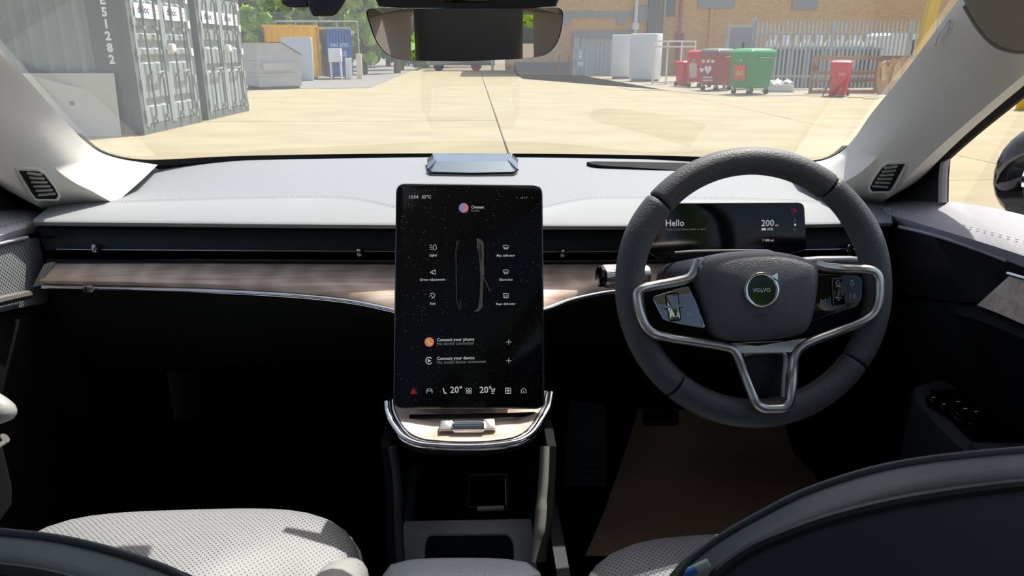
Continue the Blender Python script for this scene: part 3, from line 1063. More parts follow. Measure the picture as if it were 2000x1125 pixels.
mb = MB(); ribbon(mb, [scr(*q, .0012) for q in [(835.5, 663.5), (836, 667), (839, 671), (843, 672)]], 2.2 * SPX, SN); mb.build('handset_icon', M['text'], ts)
icon('media_icon', [arc(838, 704.5, 6.3, 6.6, 35, 325)], M['text'], 1.6, fills=[[(835.5, 701), (842.5, 704.5), (835.5, 708)]])
for y in (668, 704.5):
    icon('plus_icon', [[(988.5, y), (999, y)], [(993.8, y - 5.2), (993.8, y + 5.2)]], M['text'], 1.0)
icon('headlamp_icon', [[(848, 478.5), (846, 482), (846, 485), (848, 488)], arc(848, 483.2, 4.5, 4.9, 90, -90, 10), [(839, 479), (844, 478.5)], [(839, 483), (844, 482.5)], [(839, 487), (844, 486.5)]], M['text'], 1.0)
icon('mirror_icon', [[(840, 532), (850, 526.5), (851, 536), (846, 535), (840, 532)], arc(847, 531, 3, 3, 0, 300, 10)], M['text'], 1.0)
icon('seat_icon', [[(840, 574), (845, 572.5), (849, 576), (848, 581), (842, 583)], [(838, 579), (842, 577), (846, 581)]], M['text'], 1.0)
for cy in (483, 531):
    icon('defroster_icon', [[(982.5, cy - 3), (988, cy - 4.5), (993.5, cy - 3), (992.5, cy + 2), (983.5, cy + 2), (982.5, cy - 3)], [(986, cy - 1), (986, cy + 5)], [(990, cy - 1), (990, cy + 5)]], M['text'], 1.0)
icon('rear_window_icon', [[(983, 573.5), (993, 573.5), (993, 581), (983, 581), (983, 573.5)], [(986, 576), (986, 583)], [(990, 576), (990, 583)]], M['text'], 1.0)
icon('hazard_icon', [[(802, 768), (808, 758), (814, 768), (802, 768)]], M['text_red'], 2.0, fills=[[(805, 766.5), (808, 761), (811, 766.5)]])
icon('car_icon', [[(833.5, 768), (833.5, 763), (835.5, 759.5), (842, 759.5), (844, 763), (844, 768)], [(834, 763.5), (844, 763.5)]], M['text'], 1.1)
icon('seat_heat_icon', [[(865.5, 758), (867, 764.5), (868.5, 768), (872.5, 768)]], M['text'], 2.2)
icon('fan_icon', [arc(912.8, 760.5, 2.4, 2.4), arc(918.6, 760.5, 2.4, 2.4), arc(912.8, 766, 2.4, 2.4), arc(918.6, 766, 2.4, 2.4)], M['text'], 1.0)
icon('passenger_seat_icon', [[(959, 759), (962, 762), (964, 759)], [(966.5, 758), (965.5, 764), (959.5, 764)], [(960, 768), (965, 768)]], M['text'], 1.6)
icon('apps_icon', [[(987.5, 758), (997.5, 758), (997.5, 768.5), (987.5, 768.5), (987.5, 758)], [(992.5, 758), (992.5, 768.5)], [(987.5, 763), (997.5, 763)]], M['text'], 1.5)
icon('home_icon', [[(1018, 768), (1018, 762), (1022.8, 758), (1027.5, 762), (1027.5, 768)], [(1021, 768), (1022.8, 763.5), (1024.6, 768)]], M['text'], 1.1)
icon('signal_icon', [[(1008, 386), (1010.5, 386)], [(1016.5, 388), (1016.5, 386.5)], [(1018.5, 388), (1018.5, 385.5)], [(1020.5, 388), (1020.5, 384)], [(1024, 387), (1024, 384)], [(1027, 387.5), (1030.5, 384.5)]], M['text_dim'], 1.4)
# picture of the car seen from above
icon('car_picture', [[(893, 470), (890.5, 490), (891, 540), (892, 585), (897, 603)], [(897, 470), (893, 480)], [(899, 586), (899, 606)]], emit('picture_grey', '77706d', .10), 1.6)
icon('car_flank', [], emit('picture_flank', '8a7f7c', .13), fills=[[(931, 465), (938, 467), (944.5, 474), (945, 500), (944, 545), (942, 600), (935, 608), (925, 609), (934, 602), (937, 580), (938.5, 540), (936, 500), (932, 484)]])
icon('car_flank_glass', [], emit('picture_dark', '101011', .02), fills=[[(934, 474), (940, 478), (941.5, 500), (940, 520), (937, 505), (934.5, 490)], [(940, 545), (941, 545), (940, 590), (938, 595)]])
icon('open_door_picture', [[(944, 540), (957, 569)], [(945, 537), (945, 520)]], emit('picture_door', '8a8280', .12), 1.8)

# ------------------------------------------------------------------ driver display behind the wheel
C0 = at(1420, 450, Y=1.13)
CN = V((0, -math.cos(.22), math.sin(.22)))
CX = V((1, 0, 0)); CY = CN.cross(CX)


def cl(px, py, h=.0008):
    return on_plane(px, py, C0 + CN * h, CN)


dd = thing('driver_display', 'wide low black driver display reading Hello behind the steering wheel', 'display', C0)
ol = rounded([(1262, 397), (1571, 395.5), (1576, 489), (1500, 511), (1290, 511), (1255, 480)], [10, 13, 12, 40, 30, 20], 5)
MB().prism([cl(x, y, 0) for x, y in ol], CN, .009, .0012).build('display_panel', M['display2'], dd, 30)
CPX = (C0 - CAM).dot(FWD) / FPX


def ctext(name, items, m):
    for s, px, py, size, al in items:
        text_mb(MB(), s, cl(px, py), CX, CY, size * CPX * 1.38, al, bold=.01).build(name, m, dd)


ctext('display_lettering', [('Hello', 1299, 441.5, 12.5, 'LEFT'), ('200', 1486.5, 441.5, 12.5, 'LEFT'), ('mi', 1514, 441.5, 4.5, 'LEFT'), ('65%', 1498.5, 450, 5.2, 'LEFT'), ('7 408 mi', 1489, 471.5, 4.6, 'LEFT')], M['text'])
ctext('dim_lettering', [('Please press brake pedal to start', 1299.5, 450, 4.4, 'LEFT')], emit('dim_red_grey', 'a09090', .2))
mb = MB()
P = [cl(*q) for q in [(1487.5, 445.5), (1496, 445.5), (1496, 450), (1487.5, 450)]]; mb.add(P, [(0, 1, 2, 3)])
mb.build('battery_icon', M['text'], dd)
mb = MB()
P = [cl(*q) for q in [(1551, 437), (1555, 437), (1555, 441), (1551, 441)]]; mb.add(P, [(0, 1, 2, 3)])
mb.build('mode_icon', M['text'], dd)
mb = MB()
ribbon(mb, [cl(*q) for q in arc(1548.5, 411.5, 3.6, 3.6)], .9 * CPX, CN); ribbon(mb, [cl(*q) for q in arc(1549.5, 411.5, 5.6, 4.2, -60, 60, 8)], .9 * CPX, CN)
ribbon(mb, [cl(*q) for q in [(1549, 409), (1549, 413)]], .9 * CPX, CN)
mb.build('brake_warning_icon', M['text_red'], dd)
mb = MB()
ribbon(mb, [cl(*q) for q in arc(1552, 430, 1.8, 2.6)], .7 * CPX, CN); mb.build('tyre_icon', M['text_dim'], dd); mb = MB(); ribbon(mb, [cl(*q) for q in arc(1552, 448.5, 2.4, 2.2)], .7 * CPX, CN)
mb.build('lane_icon', M['text_dim'], dd)
MB().rbox(at(1420, 500, Y=1.19), (.16, .10, .04), .012).build('display_stand', M['black_matt'], dd)

# ================================================================== steering wheel
WC = at(1473, 560, D=.985)
WT_ = math.radians(19)
WN = V((0, -math.cos(WT_), math.sin(WT_)))
WX = V((1, 0, 0)); WY_ = WN.cross(WX)
WPX = .985 / FPX


def wh(px, py, h=0.):
    return on_plane(px, py, WC + WN * h, WN)


sw = thing('steering_wheel', 'three spoke black leather steering wheel with satin silver spokes before the driver', 'steering wheel', WC)
RR = 246.5 * WPX
angs = [(1275, 385), (1632, 348), (1690, 722), (1325, 745)]


def ang(px, py):
    p = wh(px, py) - WC
    return math.atan2(p.dot(WY_), p.dot(WX))


A = [ang(*p) for p in angs]


def rim_seg(a0, a1, n, ra=.0185, rb=.0175, gap=.0):
    path, rad = [], []
    for i in range(n + 1):
        a = a0 + (a1 - a0) * i / n
        path.append(WC + WX * (RR * math.cos(a)) + WY_ * (RR * math.sin(a)))
        t = abs(((a - PI / 2 + PI) % (2 * PI)) - PI)       # angle away from the top
        g = 1.0 + .10 * math.exp(-((t - 1.15) / .28) ** 2) + .04 * math.exp(-((t - PI) / .5) ** 2)
        rad.append(ra * g)
    rad[0] *= .93; rad[-1] *= .93
    path.insert(1, path[0] * .82 + path[1] * .18); rad.insert(1, rad[1] * .99)
    path.insert(-1, path[-1] * .82 + path[-2] * .18); rad.insert(-1, rad[-2] * .99)
    return MB().tube(path, rad, 20, up=WN, flat=.92)


g = .008
a0, a1, a2, a3 = A
sp = [(a1 + g, a0 - g, 40), (a0 + g, a3 + 2 * PI - g, 40), (a3 + g, a2 - g, 40), (a2 + g, a1 - g, 40)]
for b0, b1, n in sp:
    rim_seg(b0, b1, n).build('rim_leather', M['black_leather'], sw, 60)
MB().tube([WC + WX * (RR * math.cos(2 * PI * i / 72)) + WY_ * (RR * math.sin(2 * PI * i / 72)) for i in range(72)], .0165, 14, True, up=WN).build('rim_core', M['black_matt'], sw)
mb = MB()
for k in range(150):
    a = math.radians(205 + k * 1.0)
    if k > 130: continue
    r0 = RR - .0172
    p = WC + WX * (r0 * math.cos(a)) + WY_ * (r0 * math.sin(a)) + WN * .006
    q = p + WX * (-.0016 * math.sin(a + .5)) + WY_ * (.0016 * math.cos(a + .5)) + WN * .0015
    mb.bar(p, q, .0009, .0009)
tag(mb.build('rim_stitching', M['dark_thread'], sw), kind='stuff')

# dark body of the spokes
def poly(pts, h, thick, name, m, parent=sw, bev=.002, r=8):
    o = rounded(pts, r, 4)
    return MB().prism([wh(x, y, h) for x, y in o], WN, thick, bev).build(name, m, parent, 40)


poly([(1247, 566), (1345, 545), (1400, 540), (1400, 668), (1312, 660), (1275, 652), (1252, 615)], -.004, .02, 'spoke_body', M['black_matt'])
poly([(1560, 540), (1580, 520), (1700, 528), (1716, 545), (1716, 588), (1695, 618), (1575, 664), (1540, 660)], -.004, .02, 'spoke_body', M['black_matt'])
poly([(1425, 672), (1575, 665), (1553, 700), (1546, 790), (1482, 792), (1445, 705)], -.016, .012, 'spoke_well', M['black_trim'])
# silver bezel running round the three spokes
BZ = [(1366, 508), (1358, 530), (1346, 543), (1320, 550), (1275, 558.5), (1253, 564), (1245, 572), (1245, 590), (1251, 614), (1262, 638), (1278, 652), (1305, 659.5), (1360, 668), (1410, 676),
      (1430, 682), (1441, 697), (1455, 735), (1472, 777), (1480, 791), (1492, 797), (1512, 798), (1532, 796), (1542, 786), (1546, 762), (1549, 725), (1552, 698), (1562, 680), (1585, 667), (1640, 646),
      (1688, 627), (1708, 610), (1716, 588), (1717.5, 565), (1716, 543), (1708, 531), (1692, 526.5), (1650, 525), (1610, 521), (1592, 516)]
def bzh(x, y):
    p = wh(x, y, .0) - WC
    t = min(1, max(0, (math.hypot(p.dot(WX), p.dot(WY_)) - (RR - .040)) / .020))
    return .009 + .0115 * t


bz = spline([wh(x, y, bzh(x, y)) for x, y in BZ], 190)
MB().tube(bz, .0062, 12, up=WN, flat=1.0).build('spoke_bezel', M['silver'], sw)
# satin bridge between hub and lower spoke
poly([(1405, 668), (1480, 676), (1580, 660), (1564, 680), (1552, 688), (1440, 690), (1428, 682)], .009, .012, 'lower_bridge', M['silver'], r=5)
iz = spline([wh(x, y, .004) for x, y in [(1452, 694), (1462, 690), (1500, 687), (1528, 689), (1534, 698), (1532, 740), (1530, 775)]], 40)
MB().tube(iz, .0035, 8, up=WN).build('well_edge', M['silver'], sw)
# hub
HO = [(1352, 530), (1364, 510), (1390, 498), (1430, 492), (1480, 490.5), (1525, 494), (1565, 504), (1588, 516), (1591, 550), (1586, 590), (1578, 628), (1566, 648), (1540, 658), (1480, 666), (1420, 666), (1397, 660), (1381, 645),
      (1368, 605), (1358, 565)]
hub = spline([wh(x, y, .0) for x, y in HO], 72, True)
M['hub'] = mat('hub_vinyl', '626266', rough=.42, spec=.5, bump=(650, .55))
hb = MB().dome(hub, WN, [(1.0, -.02), (1.0, .004), (.975, .014), (.93, .0215), (.86, .026), (.75, .0285), (.55, .031), (.3, .0325), (.1, .033)]).build('hub_cover', M['hub'], sw, 60)
# upper bevel of the hub; its bluish tone paints in the sky's reflection
ub = spline([wh(x, y, .012) for x, y in [(1362, 516), (1385, 501), (1430, 492.5), (1480, 491), (1525, 495), (1560, 504), (1585, 516)]], 40)
ub2 = spline([wh(x, y, .0215) for x, y in [(1368, 531), (1392, 523), (1430, 515), (1480, 511), (1525, 513), (1560, 518), (1582, 526)]], 40)
MB().loft([[p - WN * .012 for p in ub], ub, [a * .5 + b * .5 + WN * .0025 for a, b in zip(ub, ub2)], ub2, [p - WN * .008 for p in ub2]]).build('hub_bevel', mat('hub_sky_tint', '76808f', rough=.25, metal=.5), hb)
# badge: ring with an arrow, black face, word across
ec = wh(1487, 567, .0345)
EPX = (ec - CAM).dot(FWD) / FPX
bd = MB().cyl(ec - WN * .006, ec + WN * .0005, 31 * EPX, 40).build('badge_face', M['black_gloss'], sw)
MB().tube([ec + WN * .001 + WX * (31.5 * EPX * math.cos(2 * PI * i / 48)) + WY_ * (31.5 * EPX * math.sin(2 * PI * i / 48)) for i in range(48)], 3.6 * EPX, 10, True, up=WN, flat=.6).build('badge_ring', M['chrome'], bd)
ar_ = MB()
for pts in ([(1507, 540), (1519, 533.5), (1519.5, 547)], ):
    ar_.prism([wh(x, y, .0395) for x, y in pts], WN, .004, .0005)
ar_.build('badge_arrow', M['chrome'], bd)
mb = MB()
text_mb(mb, 'VOLVO', ec + WN * .0012 - WY_ * (3.2 * EPX), WX, WY_, 10.5 * EPX, 'CENTER', bold=.02, thick=.02)
mb.build('badge_lettering', M['silver'], bd)
mb = MB()
text_mb(mb, 'SRS AIRBAG', wh(1487, 617, .0322), WX, WY_, 4.5 * EPX, 'CENTER')
mb.build('airbag_lettering', M['black_trim'], hb)
# switch fields
TN = (WN + V((-.22, 0, .10))).normalized()  # left field tilted and given mirror metal to catch a bright sky reflection
TP = wh(1325, 600, .012)


def wt(px, py, h=0.):
    return on_plane(px, py, TP + TN * h, TN)


lpo = rounded([(1272, 580), (1345, 557.5), (1361, 590), (1379, 642), (1330, 634), (1295, 626)], 7, 4)
lp = MB().prism([wt(x, y) for x, y in lpo], TN, .014, .0015).build('switch_field', mat('mirror_grey', 'd4d6d9', rough=.06, metal=1.), sw, 40)
rp = poly([(1580, 536), (1675, 537), (1685, 543), (1684, 585), (1672, 600), (1575, 630)], .010, .012, 'switch_field', M['black_gloss'], bev=.0015, r=7)


def wr_(mb, pts, w, h):
    return ribbon(mb, [wh(x, y, h) for x, y in pts], w * WPX, WN)


for parent, fn_, outl in ((lp, wt, [(1299, 575), (1324, 571.5), (1330, 625), (1308, 627)]), (rp, lambda x, y, h: wh(x, y, .0105 + h), [(1625, 544), (1651, 544), (1652, 596), (1628, 598)])):
    o = rounded(outl, 5, 4)
    n_ = TN if parent is lp else WN
    k = MB().prism([fn_(x, y, .002) for x, y in o], n_, .004, .001).build('rocker_key', lp.data.materials[0] if parent is lp else M['black_gloss'], parent)
    MB().tube([fn_(x, y, .0022) for x, y in o], .0007, 5, True).build('key_outline', M['black_matt'] if parent is lp else M['dark_thread'], k)
MB().bar(wt(1297, 600, .0035), wt(1336, 597, .0035), .003, .003, TN).build('rocker_ridge', M['silver'], lp)


def sym(strokes, fn_, h, n_, parent, w=1.1):
    for st_ in strokes:
        ribbon(MB(), [fn_(x, y, h) for x, y in st_], w * WPX, n_).build('switch_symbol', M['white_print'], parent)


sym([[(1632, 553), (1637, 547), (1642, 553), (1632, 553)], [(1632, 581), (1643, 581), (1638, 587), (1632, 581)]], wh, .0132, WN, rp)
text_mb(MB(), 'OK', wh(1637, 560.5, .0132), WX, WY_, 6.5 * WPX, 'CENTER', bold=.02).build('switch_lettering', M['white_print'], rp)
sym([arc(1664, 550.5, 2.6, 3.6), [(1659, 554), (1664, 559), (1669, 554)], [(1660, 574), (1667, 578.5), (1660, 583), (1660, 574)], [(1669, 573), (1669, 584)],
     [(1612, 584.5), (1605.5, 589), (1612, 593.5), (1612, 584.5)], [(1603.5, 584), (1603.5, 595)]], wh, .0112, WN, rp, 1.3)
sym([arc(1312, 584, 3.6, 3.6, 40, 340)], wt, .0026, TN, lp)
sym([[(1291, 612), (1300, 610), (1301, 615), (1292, 617), (1291, 612)], [(1343, 612), (1350, 611), (1351, 615), (1344, 616), (1343, 612)]], wt, .0005, TN, lp)

# steering column and stalks
col = thing('steering_column', 'black plastic steering column cover between wheel and dashboard', 'steering column', WC - WN * .15)
cm = Matrix((WX, WN, WY_)).transposed()
MB().rbox(WC - WN * .16 - WY_ * .012, (.15, .20, .115), .03, cm, 4).build('column_cover', M['black_trim'], col)
MB().tube([wh(x, y, -.06) for x, y in [(1318, 493), (1360, 490.5), (1440, 489), (1500, 490), (1512, 494)]], .0016, 6).build('cover_gap', M['silver'], col)
gs = thing('gear_selector', 'ridged silver gear selector stalk with glossy black end on the wheel column', 'gear selector', at(1178, 540, D=1.06))
a = at(1176, 540, D=1.06); b = at(1262, 537, D=1.085)
ax = (b - a).normalized()
nb = MB()
pth = [a, a + ax * .004, a + ax * .03, a + (b - a) * .6, b]
nb.tube(pth, [.0163, .0166, .0163, .016, .0145], 28)
nb.build('barrel', M['silver'], gs)
MB().tube([a + ax * .001, a - ax * .004, a - ax * .0055], [.0158, .0148, .012], 28).build('end_button', M['black_gloss'], gs)
mb = MB()
for k in range(28):
    t_ = 2 * PI * k / 28
    u_ = ax.cross(V((0, 0, 1))).normalized(); v_ = u_.cross(ax)
    o_ = u_ * (math.cos(t_) * .0163) + v_ * (math.sin(t_) * .0163)
    mb.bar(a + ax * .006 + o_, a + ax * .040 + o_, .0012, .0012)
tag(mb.build('barrel_ridges', M['silver'], gs), kind='stuff')
pn = MB().prism([at(x, y, D=1.062) for x, y in rounded([(1240, 517), (1252, 518), (1263, 535), (1266, 552), (1240, 552)], 4)], -ray(1250, 535), .012, .001).build('stalk_panel', M['silver'], gs)
mb = MB()
for k, y in enumerate((524, 531, 538, 546)):
    c = [at(x_, y_, D=1.0605) for x_, y_ in arc(1251, y, 2.6, 2.4)]
    ribbon(mb, c, .0012, -ray(1250, 535).normalized())
mb.build('stalk_symbols', M['white_print'], pn)
ws = thing('wiper_stalk', 'dark grey wiper stalk showing above the wheel spoke beside the door', 'stalk', at(1620, 512, D=1.08))
MB().tube([at(1540, 516, D=1.09), at(1600, 511, D=1.085), at(1660, 510, D=1.08), at(1690, 511, D=1.078)], [.009, .0085, .008, .006], 12).build('stalk_arm', mat('grey_gloss', '6d7076', rough=.25), ws)
MB().tube([at(1594, 513, D=1.074), at(1625, 513, D=1.072)], .0035, 8).build('stalk_slider', M['black_matt'], ws)

# ================================================================== mirror, camera pod, sensor cover
mr_ = thing('rear_view_mirror', 'wide frameless rear view mirror hanging at the top of the windscreen', 'mirror', at(908, 70, D=.97))
MP = at(908, 70, D=.97)
tilt = V((.0, -1, -.012)).normalized()
mo = rounded([(714, 17.5), (1099, 15.5), (1096, 58), (1086, 88), (1066, 108), (1020, 114.5), (912, 119.5), (790, 118), (757, 108), (735, 82)], [16, 16, 30, 18, 18, 20, 20, 18, 24, 24], 4)
MB().prism([on_plane(x, y, MP, tilt) for x, y in mo], tilt, .004, .0).build('mirror_glass', M['mirror'], mr_)
mc = sum([on_plane(x, y, MP, tilt) for x, y in mo], V()) / len(mo)
MB().dome([mc + (on_plane(x, y, MP, tilt) - mc) * 1.012 - tilt * .001 for x, y in mo], -tilt, [(1, 0), (1.004, .006), (.99, .014), (.93, .024), (.8, .032), (.5, .036)]).build('mirror_housing', M['black_gloss'], mr_)
MB().tube([mc - tilt * .03, mc - tilt * .05 + V((0, .02, .05)), mc + V((0, .09, .09))], [.018, .014, .016], 12).build('mirror_arm', M['black_matt'], mr_)
sc_ = thing('sensor_cover', 'broad black sensor cover above the rear view mirror', 'sensor cover', at(908, -20, Y=1.10))
f = [at(x, y, Y=y_) for x, y, y_ in [(700, -62, .99), (1118, -62, .99), (1088, 14, 1.02), (1040, 17, 1.02), (780, 17, 1.02), (738, 14, 1.02)]]
MB().prism(f, (0, -1, -.35), .07, .006).build('cover_shell', M['black_trim'], sc_)
MB().prism([at(x, y, Y=1.002) for x, y in rounded([(838, -60), (975, -60), (968, 2), (940, 7), (880, 7), (845, 2)], 8)], (0, -1, -.35), .012, .003).build('camera_window', M['black_gloss'], sc_)
pod = thing('dash_camera', 'small black camera pod hanging from the windscreen top beside the mirror', 'camera', at(630, 0, D=1.05))
MB().prism([at(x, y, D=1.05) for x, y in rounded([(598, -60), (680, -60), (676, 2), (668, 15), (654, 33), (610, 33), (601, 12)], [5, 5, 4, 5, 10, 8, 4])], -ray(635, 0), .05, .004).build('pod_body', M['black_gloss'], pod)
MB().prism([at(x, y, D=1.06) for x, y in rounded([(538, -60), (600, -60), (603, 15), (566, 15), (550, 8)], 6)], -ray(570, 0), .03, .003).build('pod_speaker', dotted_mat('pod_mesh', '2a2c2f', '060607', .004, .3, axes=(0, 2)), pod)

# exterior door mirror seen through the driver's window
xm = thing('door_mirror', 'glossy black exterior mirror outside the driver window', 'mirror', at(2040, 340, X=.98))
mcx = at(2060, 338, X=1.0)
mb = MB()
rings = []
for i in range(13):
    t_ = -1 + 2 * i / 12
    r_ = math.sqrt(max(0, 1 - abs(t_) ** 2.6))
    rings.append([mcx + V((.105 * max(r_, .02) * math.cos(2 * PI * j / 28) * (1 if math.cos(2 * PI * j / 28) > 0 else .95), .05 * t_, .085 * max(r_, .02) * math.sin(2 * PI * j / 28) * (1 - .12 * math.cos(2 * PI * j / 28)))) for j in range(28)])
mb.loft(rings, close_u=True, cap=True)
mb.build('mirror_shell', M['black_gloss'], xm)
MB().tube([mcx + V((-.02, 0, -.07)), mcx + V((-.10, .03, -.115)), at(1985, 425, X=.86)], [.022, .02, .018], 12).build('mirror_foot', M['black_matt'], xm)
MB().prism([mcx + V((.088 * math.cos(2 * PI * j / 28), -.046, .068 * math.sin(2 * PI * j / 28))) for j in range(28)], (0, -1, 0), .006).build('mirror_glass', M['mirror'], xm)

# ================================================================== centre console
cc = thing('center_console', 'floating console shelf in pale wood with chrome rim under the touchscreen', 'console', (0, .95, .8))
TY = [(756, 786, 1.0), (758, 806, .985), (770, 832, .96), (788, 854, .94), (815, 867, .928), (860, 872, .922), (915, 873.5, .92), (975, 870, .922), (1015, 862, .928), (1040, 846, .945), (1058, 820, .968), (1072, 795, .99),
      (1077, 768, 1.01)]
tr = spline([at(x, y, Y=Y) for x, y, Y in TY], 70)
ct = V((tr[0].x * .5 + tr[-1].x * .5, 1.0, sum(p.z for p in tr) / len(tr) + .012))


def inset(L, k, dz=0., dy=0.):
    c = V((0.0, 1.0, 0))
    return [V((p.x + (c.x - p.x) * k, p.y + (c.y - p.y) * k + dy, p.z + dz)) for p in L]


i1 = inset(tr, .075, .004)
wl = [V((p.x * (1 - t), p.y * (1 - t) + 1.0 * t, p.z + t * .012)) for t in (0,) for p in i1]
rows = [wl]
for t in (.15, .3, .5, .75, 1.0):
    rows.append([V((p.x * (1 - t * .96), p.y + (1.06 - p.y) * t, p.z + .016 * t + .02 * t * t)) for p in i1])
MB().loft([[p + V((0, 0, -.01)) for p in wl]] + rows).build('wood_shelf', M['wood'], cc, 60)
MB().tube(tr, .0056, 12).build('chrome_rim', M['chrome'], cc)
MB().tube(inset(tr, .065, .004), .0022, 8).build('inner_rim', M['chrome'], cc)
MB().loft([tr, [p + V((0, .008, -.018)) for p in tr], [V((p.x * .8, p.y + .05, p.z - .022)) for p in tr], [V((p.x * .2, 1.05, p.z - .01)) for p in tr]]).build('shelf_underside', M['black_matt'], cc, 60)
# groove behind the shelf front
gr = [at(x, y, Y=Y) for x, y, Y in [(800, 814, .975), (900, 813, .973), (1000, 810.5, .975), (1048, 808.5, .98)]]
MB().tube(gr, .0035, 8).build('slot', M['black_matt'], cc)
# volume roller with a key on either side
q = [(860, 828), (886, 827), (886, 846.5), (858, 847)]
kz = .952
MB().prism([at(x, y, Y=kz + (837 - y) * .0009) + V((0, 0, .006)) for x, y in rounded(q, 3)], (0, -.5, .85), .008, .0015).build('console_key', M['silver'], cc)
q = [(943, 825), (966, 824), (969, 844.5), (945, 845.5)]
MB().prism([at(x, y, Y=kz + (837 - y) * .0009) + V((0, 0, .006)) for x, y in rounded(q, 3)], (0, -.5, .85), .008, .0015).build('console_key', M['silver'], cc)
ra, rb = at(886, 836, Y=.952) + V((0, 0, .002)), at(944, 835, Y=.952) + V((0, 0, .002))
ro_ = MB().cyl(ra, rb, .0085, 20).build('volume_roller', mat('crystal_roller', 'b9bcc8', rough=.08, metal=.6), cc, 10)
mb = MB()
for k in range(20):
    t_ = 2 * PI * k / 20
    o_ = V((0, math.cos(t_), math.sin(t_))) * .0085
    mb.bar(ra + o_, rb + o_, .0009, .0009)
tag(mb.build('roller_ridges', M['chrome'], ro_), kind='stuff')
for e_ in (ra, rb):
    MB().cyl(e_ - V((.001, 0, 0)), e_ + V((.001, 0, 0)), .0092, 20).build('roller_collar', M['chrome'], ro_)
# side rails down to the tunnel
for s in (-1, 1):
    pts = [(766, 872), (775, 930), (778, 1000), (780, 1060), (783, 1100)] if s < 0 else [(1064, 872), (1062, 930), (1058, 980), (1054, 1030), (1046, 1075), (1042, 1098)]
    rr_ = spline([at(x, y, D=1.15 - .0002 * (y - 870)) for x, y in pts], 24)
    MB().tube(rr_, [.0085] * 24 if s < 0 else [.0095] * 12 + [.011] * 6 + [.009, .008, .007, .006, .005, .004], 12, up=(1, 0, 0), flat=.8).build('side_rail', M['seat_shell'] if s < 0 else M['pillar_vent'], cc)  # right rail is paler: the sunlight on it is put into its colour
    wl_ = [[V((p.x + s * .004, p.y + .0, p.z)) for p in rr_], [V((p.x + s * .004, p.y + .30, p.z + .02)) for p in rr_], [V((p.x + s * .018, p.y + .30, p.z + .02)) for p in rr_], [V((p.x + s * .018, p.y, p.z)) for p in rr_]]
    MB().loft(wl_, close_v=True, cap=True).build('side_wall', M['black_matt'], cc)
# tunnel floor with cup holder well
fz = .655
fo = [at(x, y, Z=fz) for x, y in [(792, 1018), (905, 1012), (1028, 1010), (1045, 1030), (1042, 1100), (1040, 1200), (780, 1200), (786, 1060)]]
well = [at(x, y, Z=fz) for x, y in rounded([(836, 1044), (993, 1042), (1002, 1058), (1004, 1150), (824, 1150), (832, 1056)], 9)]
M['console_top'] = mat('console_grey', '8f9296', rough=.5, spec=.4)
mb = MB()
ob_ = spline(fo, len(well), True)
ow = []
c0_ = sum(well, V()) / len(well)
for p in well:      # match outer ring to the well by direction
    dv = (p - c0_)
    best = max(ob_, key=lambda q_: (q_ - c0_).normalized().dot(dv.normalized()))
    ow.append(best)
mb.loft([ow, [c0_ + (p - c0_) * 1.03 for p in well], [p + V((0, 0, -.004)) for p in well]], close_u=True)
mb.build('tunnel_top', M['console_top'], cc, 60)
mb = MB().loft([[p + V((0, 0, -.003)) for p in well], [c0_ + (p - c0_) * .97 + V((0, 0, -.055)) for p in well]], close_u=True)
mb.f.append(tuple(range(len(well), 2 * len(well))))
cw = mb.build('cup_well', M['black_trim'], cc)
MB().tube([V((c0_.x + .05 * math.cos(2 * PI * k / 32) + .0, at(920, 1080, Z=.64).y + .05 * math.sin(2 * PI * k / 32), .615)) for k in range(32)], .006, 8, True).build('cup_ring', M['black_matt'], cw)
# back wall and floor of the open storage
MB().loft([[at(x, 885, Y=1.30) for x in (760, 920, 1080)], [at(x, 1005, Y=1.18) for x in (770, 920, 1070)], [at(x, 1024, Z=fz - .002) for x in (775, 920, 1065)], [at(x, 1040, Z=fz - .06) for x in (775, 920, 1065)]]).build('storage_back', M['black_matt'], cc)
# tunnel sides
for s in (-1, 1):
    MB().box((s * .125 + .0, .92, .50), (.02, .62, .29)).build('tunnel_side', M['black_trim'], cc)
# smoky clip-in holder
hd = thing('phone_holder', 'smoky translucent holder standing in the storage under the console shelf', 'holder', at(955, 990, D=1.24))
M['smoky'] = glass_mat('smoky_plastic', (.35, .36, .38), k=1.0)
hq = [(917, 928), (990, 926), (992, 994), (914, 990)]
h0 = [at(x, y, D=1.235) for x, y in rounded(hq, 5)]
MB().loft([h0, [p + V((0, .05, 0)) for p in h0]], close_u=True).build('holder_shell', M['smoky'], hd)
MB().tube(h0, .0013, 6, True).build('holder_rim', M['seat_shell'], hd)
MB().rbox(at(958, 993, D=1.23), (.045, .008, .006), .002).build('holder_lip', M['pillar_vent'], hd)
MB().bar(at(987, 935, D=1.234), at(988, 988, D=1.234), .002, .002).build('holder_edge', M['pillar_vent'], hd)
# armrest box between the seats
ab = thing('console_box', 'slate grey padded armrest lid between the front seats', 'armrest', (-.0, .6, .7))
lo_ = [(744, 1128), (750, 1112), (775, 1099), (820, 1093), (900, 1091), (985, 1093), (1030, 1100), (1052, 1114), (1058, 1128)]
front = [at(x, y, Z=.745) for x, y in lo_]
ring = spline(front + [V((.118, .45, .745)), V((.11, .25, .745)), V((-.11, .25, .745)), V((-.118, .45, .745))], 60, True)
MB().dome([p + V((0, 0, .001)) for p in ring], (0, 0, 1), [(1.0, -.05), (1.0, -.004), (.985, .004), (.95, .009), (.85, .012), (.5, .014)]).build('armrest_lid', mat('slate_leather', '3d424a', rough=.5, spec=.4, bump=(350, .3)), ab, 60)
MB().prism([p - V((0, 0, .05)) + (V((0, .55, .745)) - p) * .04 for p in ring], (0, 0, 1), .30).build('armrest_box', M['black_trim'], ab)

